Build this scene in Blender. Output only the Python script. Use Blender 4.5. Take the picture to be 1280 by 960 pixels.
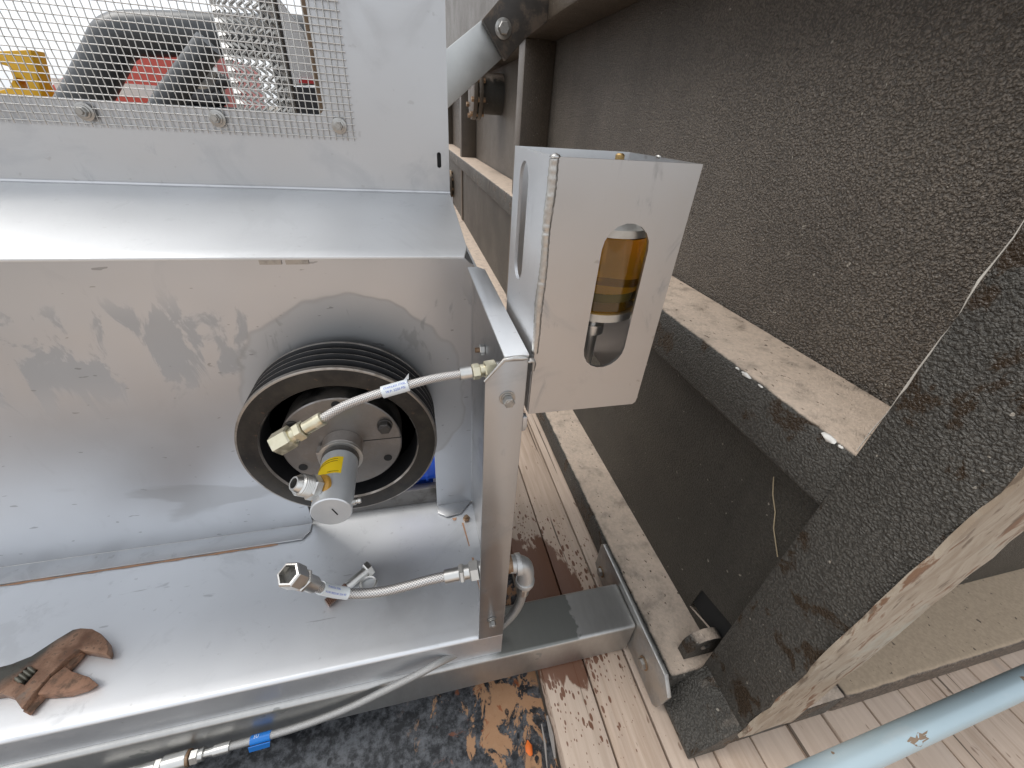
import bpy, bmesh, math, random
import numpy as np
from mathutils import Vector, Matrix
from mathutils.geometry import tessellate_polygon
random.seed(7); np.random.seed(7)
for o in list(bpy.data.objects): bpy.data.objects.remove(o, do_unlink=True)
scene = bpy.context.scene
C = scene.collection

# ---------------------------------------------------------------- camera
S = 1.8                # metres per drawing unit; the lens sits at the drawing's origin, the plank deck at z = -0.675
ZD = -0.675
RC = np.array([[0.9728217, -0.22413686, 0.05814299], [-0.07652713, -0.54819679, -0.83284085], [0.21854413, 0.80575613, -0.55045029]])
FP = 496.737
def W(p): return Vector((S*p[0], S*p[1], S*(p[2]-ZD)))
def at(u, v, ax, c):   # point of the plane ax = c that a photo pixel looks at
    d = RC.T @ np.array([(u-640)/FP, (v-480)/FP, 1.0])
    return tuple(float(k) for k in d*(c/d['xyz'.index(ax)]))
cam = bpy.data.cameras.new('camera'); camo = bpy.data.objects.new('camera', cam); C.objects.link(camo)
cam.sensor_width = 36; cam.lens = FP/1280*36; cam.clip_start = 0.02; cam.clip_end = 3000
M = Matrix.Identity(4)
for i in range(3):
    M[i][0] = RC[0][i]; M[i][1] = -RC[1][i]; M[i][2] = -RC[2][i]
M.translation = W((0, 0, 0))
camo.matrix_world = M
scene.camera = camo

# ---------------------------------------------------------------- sky, sun, exposure
SUN_EL, SUN_AZ = math.radians(55), math.radians(-68)     # azimuth from +Y towards +X
world = bpy.data.worlds.new('World'); scene.world = world; world.use_nodes = True
nt = world.node_tree; nt.nodes.clear()
sky = nt.nodes.new('ShaderNodeTexSky'); sky.sky_type = 'NISHITA'; sky.sun_disc = False
sky.sun_elevation = SUN_EL; sky.sun_rotation = SUN_AZ; sky.dust_density = 3.0; sky.air_density = 1.0
hs = nt.nodes.new('ShaderNodeHueSaturation'); hs.inputs['Saturation'].default_value = 0.28
bg = nt.nodes.new('ShaderNodeBackground'); bg.inputs['Strength'].default_value = 0.15
wo = nt.nodes.new('ShaderNodeOutputWorld')
cloud = nt.nodes.new('ShaderNodeMix'); cloud.data_type = 'RGBA'; cloud.inputs[0].default_value = 0.62      # even cloud cover over the clear sky
cloud.inputs[7].default_value = (8.4, 8.75, 9.2, 1)
nt.links.new(sky.outputs[0], hs.inputs['Color']); nt.links.new(hs.outputs[0], cloud.inputs[6]); nt.links.new(cloud.outputs[2], bg.inputs[0]); nt.links.new(bg.outputs[0], wo.inputs[0])
sl = bpy.data.lights.new('sun', 'SUN'); sl.energy = 1.5; sl.angle = math.radians(28); sl.color = (1.0, 0.96, 0.9)
so = bpy.data.objects.new('sun', sl); C.objects.link(so)
sd = Vector((math.sin(SUN_AZ)*math.cos(SUN_EL), math.cos(SUN_AZ)*math.cos(SUN_EL), math.sin(SUN_EL)))
so.rotation_euler = sd.to_track_quat('Z', 'Y').to_euler(); so.location = (0, 0, 20)
vs = scene.view_settings; vs.view_transform = 'Standard'; vs.look = 'None'; vs.gamma = 1; vs.exposure = 0.08
scene.render.engine = 'CYCLES'
scene.cycles.max_bounces = 7; scene.cycles.diffuse_bounces = 3; scene.cycles.glossy_bounces = 4; scene.cycles.transmission_bounces = 6

# ---------------------------------------------------------------- mesh helpers (drawing units)
class MB:
    def __init__(s): s.v = []; s.f = []; s.m = []; s.uv = {}
    def add(s, vs, fs, mi=0, uvs=None):
        n = len(s.v); s.v += [tuple(map(float, p)) for p in vs]
        for k, f in enumerate(fs):
            if uvs is not None: s.uv[len(s.f)] = uvs[k]
            s.f.append([i+n for i in f]); s.m.append(mi if not isinstance(mi, (list, tuple)) else mi[k])
        return s
    def box(s, x0, x1, y0, y1, z0, z1, mi=0):
        v = [(x, y, z) for z in (z0, z1) for y in (y0, y1) for x in (x0, x1)]
        return s.add(v, [(0,2,3,1),(4,5,7,6),(0,1,5,4),(2,6,7,3),(0,4,6,2),(1,3,7,5)], mi)
    def plate(s, outer, holes, ax, a, b, mi=0):
        def L(p, c): return (c, p[0], p[1]) if ax == 'x' else ((p[0], c, p[1]) if ax == 'y' else (p[0], p[1], c))
        loops = [outer]+list(holes)
        tri = tessellate_polygon([[Vector((p[0], p[1], 0)) for p in l] for l in loops])
        flat = [p for l in loops for p in l]; n = len(flat)
        vs = [L(p, a) for p in flat]+[L(p, b) for p in flat]
        fs = [tuple(t) for t in tri]+[tuple(i+n for i in reversed(t)) for t in tri]
        k = 0
        for l in loops:
            m = len(l)
            for i in range(m): fs.append((k+i, k+(i+1) % m, k+(i+1) % m+n, k+i+n))
            k += m
        return s.add(vs, fs, mi)
    def ngon(s, poly, ax, a, b, mi=0):       # convex or simple polygon prism, one face each side (bevels well)
        def L(p, c): return (c, p[0], p[1]) if ax == 'x' else ((p[0], c, p[1]) if ax == 'y' else (p[0], p[1], c))
        n = len(poly); vs = [L(p, a) for p in poly]+[L(p, b) for p in poly]
        fs = [tuple(range(n)), tuple(range(2*n-1, n-1, -1))]+[(i, (i+1) % n, (i+1) % n+n, i+n) for i in range(n)]
        return s.add(vs, fs, mi)
    def sweep(s, prof, ax, a, b, mi=0):      # open profile of a bent sheet with thickness already closed
        return s.ngon(prof, ax, a, b, mi)
    def tube(s, pts, r, n=12, mi=0, caps=True, jit=0.0):
        P = [np.array(p, float) for p in pts]; m = len(P); rr = r if isinstance(r, (list, tuple)) else [r]*m
        T = [P[min(i+1, m-1)]-P[max(i-1, 0)] for i in range(m)]; T = [t/np.linalg.norm(t) for t in T]
        u = np.cross(T[0], (0, 0, 1));  u = u if np.linalg.norm(u) > .05 else np.cross(T[0], (0, 1, 0)); u /= np.linalg.norm(u)
        vs = []; ln = 0; Ls = []
        for i in range(m):
            u = u-T[i]*np.dot(u, T[i]); u /= np.linalg.norm(u); w = np.cross(T[i], u)
            if i: ln += np.linalg.norm(P[i]-P[i-1])
            Ls.append(ln*S)
            for k in range(n):
                a = 2*math.pi*k/n; q = rr[i]*(1+(random.uniform(-jit, jit) if jit else 0))
                vs.append(P[i]+u*math.cos(a)*q+w*math.sin(a)*q)
        fs = []; uv = []
        for i in range(m-1):
            for k in range(n):
                k2 = (k+1) % n
                fs.append((i*n+k, i*n+k2, (i+1)*n+k2, (i+1)*n+k))
                uv.append([(Ls[i], k/n), (Ls[i], (k+1)/n), (Ls[i+1], (k+1)/n), (Ls[i+1], k/n)])
        if caps:
            fs.append(tuple(range(n-1, -1, -1))); uv.append([(0, 0)]*n)
            fs.append(tuple((m-1)*n+k for k in range(n))); uv.append([(0, 0)]*n)
        return s.add(vs, fs, mi, uv)
    def lathe(s, c, d, prof, n=32, mi=0, phase=0.0, caps=True):   # prof: (radius, distance along d); mi may be a list per segment
        c = np.array(c, float); d = np.array(d, float); d /= np.linalg.norm(d)
        u = np.cross(d, (0, 0, 1)); u = u if np.linalg.norm(u) > .05 else np.cross(d, (0, 1, 0)); u /= np.linalg.norm(u); w = np.cross(d, u)
        vs = [c+d*t+(u*math.cos(2*math.pi*k/n+phase)+w*math.sin(2*math.pi*k/n+phase))*max(r, 1e-5) for r, t in prof for k in range(n)]
        fs = []; ms = []
        for i in range(len(prof)-1):
            for k in range(n):
                k2 = (k+1) % n; fs.append((i*n+k, i*n+k2, (i+1)*n+k2, (i+1)*n+k)); ms.append(mi[i] if isinstance(mi, list) else mi)
        if caps:
            m0 = mi[0] if isinstance(mi, list) else mi; m1 = mi[-1] if isinstance(mi, list) else mi
            fs.append(tuple(range(n-1, -1, -1))); ms.append(m0)
            fs.append(tuple((len(prof)-1)*n+k for k in range(n))); ms.append(m1)
        return s.add(vs, fs, ms)
    def hexa(s, c, d, r, h, mi=0, phase=0.0):
        return s.lathe(c, d, [(r*.86, 0), (r, r*.12), (r, h-r*.12), (r*.86, h)], 6, mi, phase)
    def blob(s, c, rx, ry, rz, jit=.15, sub=2, mi=0):
        bm = bmesh.new(); bmesh.ops.create_icosphere(bm, subdivisions=sub, radius=1)
        vs = [(c[0]+v.co.x*rx*(1+random.uniform(-jit, jit)), c[1]+v.co.y*ry*(1+random.uniform(-jit, jit)), c[2]+v.co.z*rz*(1+random.uniform(-jit, jit))) for v in bm.verts]
        fs = [tuple(v.index for v in f.verts) for f in bm.faces]; bm.free()
        return s.add(vs, fs, mi)
    def build(s, name, mats, parent=None, loc=None, bevel=0.0, seg=2, angle=35, flat=False, merge=False, recalc=True):
        if not isinstance(mats, (list, tuple)): mats = [mats]
        if parent is not None: off = Vector(parent['_o'])
        else:
            off = W(loc) if loc is not None else W(((min(p[0] for p in s.v)+max(p[0] for p in s.v))/2, (min(p[1] for p in s.v)+max(p[1] for p in s.v))/2, min(p[2] for p in s.v)))
        me = bpy.data.meshes.new(name)
        me.from_pydata([W(p)-off for p in s.v], [], s.f)
        for i, p in enumerate(me.polygons): p.material_index = s.m[i]
        if s.uv:
            ul = me.uv_layers.new(name='UVMap')
            for p in me.polygons:
                if p.index in s.uv:
                    for li, q in zip(p.loop_indices, s.uv[p.index]): ul.data[li].uv = q
        if bevel or merge or recalc:
            bm = bmesh.new(); bm.from_mesh(me)
            if merge: bmesh.ops.remove_doubles(bm, verts=bm.verts, dist=1e-5)
            if recalc: bmesh.ops.recalc_face_normals(bm, faces=bm.faces)
            if bevel:
                es = [e for e in bm.edges if len(e.link_faces) == 2 and e.calc_face_angle(0) > math.radians(28)]
                bmesh.ops.bevel(bm, geom=es, offset=bevel*S, segments=seg, profile=.5, affect='EDGES', clamp_overlap=True)
            bm.to_mesh(me); bm.free()
        for m in mats: me.materials.append(m)
        if not flat:
            me.shade_smooth(); me.set_sharp_from_angle(angle=math.radians(angle))
        o = bpy.data.objects.new(name, me); C.objects.link(o)
        if parent is not None: o.parent = parent
        else: o.location = off
        o['_o'] = tuple(off)
        return o

def thing(name, label, cat, loc, group=None):
    o = bpy.data.objects.new(name, None); C.objects.link(o); o.empty_display_size = .05
    o.location = W(loc); o['_o'] = tuple(W(loc)); o['label'] = label; o['category'] = cat
    if group: o['group'] = group
    return o
def tag(o, label, cat, group=None):
    o['label'] = label; o['category'] = cat
    if group: o['group'] = group
    return o
def struct(name, loc=(0, 0, ZD)):
    o = bpy.data.objects.new(name, None); C.objects.link(o); o.location = W(loc); o['_o'] = tuple(W(loc)); o['kind'] = 'structure'
    return o
def spline(pts, n=10):
    P = [np.array(p, float) for p in pts]; P = [2*P[0]-P[1]]+P+[2*P[-1]-P[-2]]; out = []
    for i in range(1, len(P)-2):
        for k in range(n):
            t = k/n; a, b, c, d = P[i-1:i+3]
            out.append(.5*((2*b)+(-a+c)*t+(2*a-5*b+4*c-d)*t*t+(-a+3*b-3*c+d)*t**3))
    out.append(P[-2]); return [tuple(p) for p in out]
def rrect(x0, x1, z0, z1, r, n=6):
    out = []
    for cx, cz, a0 in ((x1-r, z1-r, 0), (x0+r, z1-r, 90), (x0+r, z0+r, 180), (x1-r, z0+r, 270)):
        for k in range(n+1):
            a = math.radians(a0+90*k/n); out.append((cx+r*math.cos(a), cz+r*math.sin(a)))
    return out
def circ(cx, cz, r, n=20): return [(cx+r*math.cos(2*math.pi*k/n), cz+r*math.sin(2*math.pi*k/n)) for k in range(n)]

# ---------------------------------------------------------------- material helpers
class NT:
    def __init__(s, name):
        s.mat = bpy.data.materials.new(name); s.mat.use_nodes = True; s.t = s.mat.node_tree; s.n = s.t.nodes; s.l = s.t.links
        s.b = s.n['Principled BSDF']; s.tc = s.n.new('ShaderNodeTexCoord')
    def new(s, k): return s.n.new('ShaderNode'+k)
    def put(s, sock, v):
        if hasattr(v, 'is_output'): s.l.new(v, sock)
        elif isinstance(v, (tuple, list)) and len(v) == 3 and sock.type == 'RGBA': sock.default_value = (*v, 1)
        else: sock.default_value = v
    def co(s, scale=(1, 1, 1), loc=(0, 0, 0), rot=(0, 0, 0), src='Object'):
        m = s.new('Mapping'); s.l.new(s.tc.outputs[src], m.inputs[0]); m.inputs['Scale'].default_value = scale; m.inputs['Location'].default_value = loc; m.inputs['Rotation'].default_value = rot
        return m.outputs[0]
    def noise(s, co, scale, detail=4, rough=.55, dist=0.0):
        k = s.new('TexNoise'); s.l.new(co, k.inputs['Vector']); k.inputs['Scale'].default_value = scale; k.inputs['Detail'].default_value = detail; k.inputs['Roughness'].default_value = rough; k.inputs['Distortion'].default_value = dist
        return k.outputs[0]
    def vor(s, co, scale, feat='F1', rnd=1.0):
        k = s.new('TexVoronoi'); k.feature = feat; s.l.new(co, k.inputs['Vector']); k.inputs['Scale'].default_value = scale; k.inputs['Randomness'].default_value = rnd
        return k.outputs['Distance']
    def ramp(s, v, a, b, lo=0.0, hi=1.0, smooth=True):
        k = s.new('MapRange'); k.interpolation_type = 'SMOOTHSTEP' if smooth else 'LINEAR'; s.l.new(v, k.inputs['Value'])
        k.inputs['From Min'].default_value = a; k.inputs['From Max'].default_value = b; k.inputs['To Min'].default_value = lo; k.inputs['To Max'].default_value = hi
        return k.outputs[0]
    def math(s, op, a, b=0.0, c=None):
        k = s.new('Math'); k.operation = op; s.put(k.inputs[0], a); s.put(k.inputs[1], b)
        if c is not None: s.put(k.inputs[2], c)
        return k.outputs[0]
    def mix(s, f, a, b, mode='MIX'):
        k = s.new('Mix'); k.data_type = 'RGBA'; k.blend_type = mode; s.put(k.inputs[0], f); s.put(k.inputs[6], a); s.put(k.inputs[7], b)
        return k.outputs[2]
    def sep(s, v):
        k = s.new('SeparateXYZ'); s.l.new(v, k.inputs[0]); return k.outputs
    def bump(s, h, strength=.3, dist=.002, prev=None):
        k = s.new('Bump'); k.inputs['Strength'].default_value = strength; k.inputs['Distance'].default_value = dist; s.l.new(h, k.inputs['Height'])
        if prev is not None: s.l.new(prev, k.inputs['Normal'])
        return k.outputs[0]
    def out(s, col=None, rough=None, metal=None, normal=None, **kw):
        if col is not None: s.put(s.b.inputs['Base Color'], col)
        if rough is not None: s.put(s.b.inputs['Roughness'], rough)
        if metal is not None: s.put(s.b.inputs['Metallic'], metal)
        if normal is not None: s.l.new(normal, s.b.inputs['Normal'])
        for k, v in kw.items(): s.put(s.b.inputs[k.replace('_', ' ')], v)
        return s.mat

def stainless(name, base=(.60, .61, .62), rough=.36, smear=.5, streak=(1, 1, 1), warm=.0, seed=0.0, wave=.25, marks=0.0):
    t = NT(name); co = t.co(loc=(seed, seed*1.7, seed*.6))
    big = t.noise(co, 2.2, 3); mid = t.noise(co, 9, 5, .6, .6); fine = t.noise(t.co((streak[0]*3, streak[1]*3, streak[2]*3)), 60, 3)
    sm = t.ramp(t.noise(co, 5.5, 6, .62, 1.2), .52, .66)                     # dried water and hand smears
    sm2 = t.ramp(t.noise(t.co((1.6, 1.6, .6), loc=(3+seed, 1, 2)), 14, 6, .7, .5), .58, .72)
    spots = t.ramp(t.noise(co, 55, 2), .70, .76)
    f = t.math('MULTIPLY', t.math('MAXIMUM', t.math('MULTIPLY', sm, .75), sm2), smear)
    c = t.mix(t.ramp(big, .3, .7), base, tuple(b*.90 for b in base))
    c = t.mix(t.math('MULTIPLY', f, .6), c, tuple(b*.62 for b in base))
    c = t.mix(t.math('MULTIPLY', spots, .35*smear), c, (.18, .16, .14))
    if warm: c = t.mix(t.math('MULTIPLY', t.ramp(mid, .5, .75), warm), c, (.50, .42, .34))
    if marks:      # short curved drag marks left by tools
        k = t.ramp(t.noise(t.co((1, 4.5, 1), rot=(0, 0, .75), loc=(.3, .2, 0)), 6.5, 3, .45, .6), .72, .76); k2 = t.ramp(t.noise(t.co((1, 7, 1), rot=(0, 0, -.5), loc=(2.3, .7, 0)), 9, 2, .4, .4), .745, .77)
        c = t.mix(t.math('MULTIPLY', t.math('MAXIMUM', k, k2), marks), c, (.34, .34, .35))
    r = t.math('ADD', t.math('MULTIPLY', mid, .16), rough-.08); r = t.math('ADD', r, t.math('MULTIPLY', f, .22))
    r = t.math('ADD', r, t.math('MULTIPLY', fine, .05))
    b1 = t.bump(t.noise(co, 3.0, 1), wave, .004); b2 = t.bump(fine, .10, .0006, b1)
    return t.out(c, r, 1.0, b2)
def plain_metal(name, col, rough=.3, metal=1.0, var=.12, nscale=60, bump=.05, dirt=None, dirtamt=.5, dscale=30):
    t = NT(name); co = t.co(); n = t.noise(co, nscale, 4)
    c = t.mix(n, tuple(k*(1-var) for k in col), tuple(min(1, k*(1+var)) for k in col))
    m = metal
    if dirt is not None:
        dm = t.math('MULTIPLY', t.ramp(t.noise(co, dscale, 6, .65), .46, .64), dirtamt); c = t.mix(dm, c, dirt)
        m = t.math('SUBTRACT', metal, t.math('MULTIPLY', dm, metal*.8)); r = t.math('ADD', t.math('MULTIPLY', dm, .35), rough)
    else: r = t.math('ADD', t.math('MULTIPLY', n, .12), rough-.06)
    return t.out(c, r, m, t.bump(n, bump, .001))
def matte(name, col, rough=.6, var=.15, nscale=20, bump=.1, **kw):
    t = NT(name); n = t.noise(t.co(), nscale, 5)
    c = t.mix(n, tuple(k*(1-var) for k in col), tuple(min(1, k*(1+var)) for k in col))
    return t.out(c, rough, 0.0, t.bump(n, bump, .002), **kw)

def mat_tank(name, c1, c2, dust=(.52, .42, .335), lump=150, lstr=.75, spec=.5, rough=.42, patches=None, dustlo=.55, pit=.75, bd=.006):
    t = NT(name); co = t.co()
    lumps = t.noise(co, lump, 3, .5, .2); v = t.vor(co, lump*.8); big = t.noise(co, 3.2, 5, .6); med = t.noise(co, 22, 4)
    cw = t.new('VectorMath'); cw.operation = 'ADD'; t.l.new(co, cw.inputs[0])
    nn = t.new('TexNoise'); t.l.new(co, nn.inputs['Vector']); nn.inputs['Scale'].default_value = lump*.55; nn.inputs['Detail'].default_value = 2
    sc_ = t.new('VectorMath'); sc_.operation = 'SCALE'; t.l.new(nn.outputs['Color'], sc_.inputs[0]); sc_.inputs['Scale'].default_value = 1.6/lump; t.l.new(sc_.outputs[0], cw.inputs[1])
    g1 = t.vor(cw.outputs[0], lump); g2 = t.vor(cw.outputs[0], lump*1.9)
    h = t.math('SUBTRACT', 1.0, t.math('ADD', t.math('MULTIPLY', g1, .75), t.math('MULTIPLY', g2, .35)))
    c = t.mix(t.ramp(big, .35, .68), c1, c2); c = t.mix(t.math('MULTIPLY', t.ramp(med, .45, .7), .35), c, tuple(k*1.35 for k in c2))
    c = t.mix(t.math('MULTIPLY', t.ramp(h, .30, .62, 1, 0), pit), c, tuple(k*.30 for k in c2)); c = t.mix(t.math('MULTIPLY', t.ramp(h, .62, .85), .55), c, tuple(k*1.55 for k in c1))
    sp = t.ramp(t.noise(co, 75, 1), .76, .79); c = t.mix(t.math('MULTIPLY', sp, .7), c, (.42, .38, .32))
    sd = t.ramp(t.noise(t.co(loc=(4, 2, 1)), 40, 2), .72, .76); c = t.mix(t.math('MULTIPLY', sd, .6), c, (.02, .018, .016))
    r = t.math('ADD', t.math('MULTIPLY', big, .3), rough-.12)
    if patches:
        pm = t.ramp(t.noise(t.co((1, 1, .8), loc=(1.3, .4, .9)), 10, 6, .66, .6), .545, .60); c = t.mix(pm, c, patches); r = t.math('SUBTRACT', r, t.math('MULTIPLY', pm, .2))
    run = t.ramp(t.noise(t.co((1, 1, .08), loc=(2, 7, 0)), 16, 4, .6, .3), .56, .72); c = t.mix(t.math('MULTIPLY', run, .4), c, tuple(k*.55 for k in c2))
    geo = t.new('NewGeometry'); nz = t.sep(geo.outputs['Normal'])[2]           # settled dust on what faces up
    dm = t.ramp(t.math('ADD', nz, t.math('MULTIPLY', t.math('SUBTRACT', med, .5), .5)), dustlo, dustlo+.3)
    dcol = t.mix(t.ramp(t.noise(co, 120, 3), .3, .7), dust, tuple(k*1.18 for k in dust))
    grit = t.ramp(t.noise(t.co((1, .6, 1)), 95, 3), .665, .70); dcol = t.mix(grit, dcol, (.10, .075, .055))
    c = t.mix(dm, c, dcol); r = t.math('ADD', r, t.math('MULTIPLY', dm, .4))
    inv = t.math('SUBTRACT', 1.0, t.math('MULTIPLY', dm, .75))
    b = t.bump(t.math('MULTIPLY', h, inv), lstr, bd)
    return t.out(c, r, 0.0, b, **{'Specular IOR Level': spec})

def mat_wood(name, light=(.60, .47, .37), dark=(.46, .34, .255), spill=0.0, paint=None, ycell=1.0):
    t = NT(name); oi = t.new('ObjectInfo'); rnd = oi.outputs['Random']
    vm = t.new('VectorMath'); vm.operation = 'ADD'; t.l.new(t.tc.outputs['Object'], vm.inputs[0])
    cb = t.new('CombineXYZ'); t.put(cb.inputs[0], t.math('MULTIPLY', rnd, 17)); t.put(cb.inputs[1], t.math('MULTIPLY', rnd, 31)); t.l.new(cb.outputs[0], vm.inputs[1])
    def st(sc, l=(0, 0, 0)):
        m = t.new('Mapping'); t.l.new(vm.outputs[0], m.inputs[0]); m.inputs['Scale'].default_value = sc; m.inputs['Location'].default_value = l; return m.outputs[0]
    g = t.noise(st((1, .06, 1)), 70, 6, .6, .4); g2 = t.noise(st((1, .025, 1)), 230, 5, .7); big = t.noise(st((1, .4, 1)), 4, 4)
    c = t.mix(t.ramp(g, .3, .72), dark, light); c = t.mix(t.math('MULTIPLY', t.ramp(g2, .55, .75), .45), c, tuple(k*.72 for k in dark))
    c = t.mix(t.math('MULTIPLY', t.ramp(big, .4, .7), .4), c, tuple(min(1, k*1.12) for k in light))
    hv = t.math('MULTIPLY', rnd, .3); c = t.mix(hv, c, (.60, .52, .45)); gy = t.ramp(t.noise(st((1, .12, 1), (7, 1, 0)), 12, 5, .6, .3), .52, .72); c = t.mix(t.math('MULTIPLY', gy, .45), c, (.34, .29, .25))
    crack = t.ramp(t.noise(st((1, .018, 1), (3, 3, 0)), 95, 2, .4), .70, .725); c = t.mix(t.math('MULTIPLY', crack, .85), c, (.07, .045, .03))
    knot = t.ramp(t.vor(st((1, .55, 1)), 3.2), .02, .05); c = t.mix(t.math('SUBTRACT', 1.0, knot), c, (.16, .085, .05))
    tick = t.ramp(t.noise(st((1, .3, 1), (2, 5, 1)), 60, 2), .69, .73); c = t.mix(t.math('MULTIPLY', tick, .7), c, (.2, .12, .08))
    r = .75
    if spill:      # dark brown liquid splashed behind the corner post
        pos = t.new('NewGeometry'); px = t.sep(pos.outputs['Position'])
        dx = t.math('SUBTRACT', px[0], .30); dy = t.math('SUBTRACT', px[1], .60)
        d = t.math('SQRT', t.math('ADD', t.math('MULTIPLY', t.math('MULTIPLY', dx, dx), 1.0), t.math('MULTIPLY', t.math('MULTIPLY', dy, dy), .4)))
        near = t.ramp(d, .03, .36, 1, 0)
        wob = t.math('MULTIPLY', t.noise(t.co(), 90, 3), .06)
        drop = t.math('ADD', t.vor(t.co((1, .42, 1)), 62), wob); drop2 = t.math('ADD', t.vor(t.co((1, .5, 1), loc=(.4, .9, 0)), 120), wob)
        n2 = t.noise(t.co((1, .5, 1), loc=(2, 0, 0)), 18, 5, .6, .4)
        thr = t.math('MULTIPLY', near, .42); thr2 = t.math('MULTIPLY', near, .36)
        s1 = t.ramp(t.math('SUBTRACT', thr, drop), -.06, -.03); s2 = t.ramp(t.math('SUBTRACT', thr2, drop2), -.06, -.03)
        s3 = t.ramp(t.math('ADD', near, t.math('MULTIPLY', n2, .7)), 1.06, 1.12)
        sp = t.math('MULTIPLY', t.math('MAXIMUM', t.math('MAXIMUM', s1, s2), s3), .92)
        c = t.mix(sp, c, (.15, .055, .025)); r = t.math('SUBTRACT', .75, t.math('MULTIPLY', sp, .3))
    b = t.bump(t.math('ADD', g, t.math('MULTIPLY', g2, .6)), .45, .0025)
    return t.out(c, r, 0.0, b)

STEEL = stainless('stainless_sheet', (.58, .587, .60), .38, .55, streak=(.06, 1, 1.2))
STEEL_BACK = None
STEEL_TRAY = stainless('stainless_tray', (.84, .855, .875), .45, .5, seed=3.1, wave=.2, marks=.45)
STEEL_HOOD = stainless('stainless_hood', (.78, .79, .80), .52, .3, seed=1.4, wave=.2)
STEEL_POST = stainless('stainless_post', (.50, .503, .51), .36, .6, seed=5.2, streak=(1.2, 1, .06))
STEEL_BOX = stainless('stainless_box', (.55, .545, .545), .35, .9, seed=8.4, warm=.12, streak=(1.2, 1, .06))
GALV = None
WOOD = mat_wood('weathered_plank', spill=1.0)
FIT = plain_metal('zinc_fitting', (.66, .65, .625), .33, bump=.02)
BRASSZ = plain_metal('yellow_zinc', (.66, .61, .45), .30, bump=.03, dirt=(.75, .72, .6), dirtamt=.5)
BOLT = plain_metal('bolt_steel', (.42, .41, .39), .30, dirt=(.20, .17, .14), dirtamt=.45, dscale=70)
DARKBOLT = plain_metal('dark_bolt', (.11, .105, .10), .38, dirt=(.05, .04, .035))
RUSTBOLT = plain_metal('rusty_bolt', (.34, .24, .16), .5, dirt=(.22, .11, .05), dirtamt=.7)
WELD = plain_metal('weld_bead', (.55, .54, .52), .33, nscale=160, bump=.4, dirt=(.28, .22, .17), dirtamt=.4, dscale=60)
BLACK = matte('black_void', (.012, .012, .012), .8)

def mat_back():
    t = NT('stainless_back_panel'); co = t.co()
    geo = t.new('NewGeometry'); ps = t.sep(geo.outputs['Position'])
    zr = t.math('ADD', t.math('DIVIDE', ps[2], S), ZD); xr = t.math('DIVIDE', ps[0], S)       # drawing units
    base = (.625, .64, .665)
    big = t.noise(co, 2.4, 3); mid = t.noise(co, 9, 5, .6, .5)
    # band of hand-wiped smears across the upper half
    sn = t.noise(t.co((1.3, 1, .6), rot=(0, .5, 0)), 13, 6, .62, .6)
    band = t.math('MULTIPLY', t.ramp(zr, -.315, -.25), t.ramp(zr, -.20, -.155, 1, 0))
    left = t.ramp(xr, -.20, -.15, 1, 0)
    sm = t.math('MULTIPLY', t.ramp(t.math('ADD', sn, t.math('MULTIPLY', t.math('MULTIPLY', band, left), .14)), .60, .66), t.math('ADD', t.math('MULTIPLY', band, .85), .12))
    # ring of dried liquid around the pulley
    dx = t.math('ADD', xr, .085); dz = t.math('ADD', zr, .315)
    d = t.math('SQRT', t.math('ADD', t.math('MULTIPLY', dx, dx), t.math('MULTIPLY', dz, dz)))
    dd = t.math('ADD', d, t.math('MULTIPLY', t.math('SUBTRACT', t.noise(co, 4.5, 3), .5), .075))
    ring = t.ramp(dd, .138, .141, 1, 0); edge = t.math('MULTIPLY', t.ramp(dd, .134, .1385), t.ramp(dd, .1385, .142, 1, 0))
    low = t.math('MULTIPLY', t.ramp(t.noise(t.co((.5, 1, 1.6), loc=(0, 0, 3)), 5, 4, .5, .4), .54, .60), t.ramp(zr, -.40, -.44))
    c = t.mix(t.ramp(big, .3, .7), base, tuple(b*.90 for b in base))
    c = t.mix(t.math('MULTIPLY', ring, .35), c, (.56, .56, .55))
    c = t.mix(t.math('MULTIPLY', edge, .28), c, (.42, .41, .40))
    c = t.mix(t.math('MULTIPLY', sm, .42), c, (.36, .37, .375))
    c = t.mix(t.math('MULTIPLY', low, .45), c, (.38, .38, .38))
    scr = t.ramp(t.noise(t.co((1, 1, 3), rot=(0, .6, 0), loc=(1, 2, 0)), 34, 2, .4), .735, .75); c = t.mix(t.math('MULTIPLY', scr, .45), c, (.16, .16, .16))
    r = t.math('ADD', t.math('MULTIPLY', mid, .14), .32); r = t.math('ADD', r, t.math('MULTIPLY', t.math('MAXIMUM', sm, ring), .16))
    return t.out(c, r, 1.0, t.bump(t.noise(co, 3, 1), .3, .004))
STEEL_BACK = mat_back()
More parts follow.
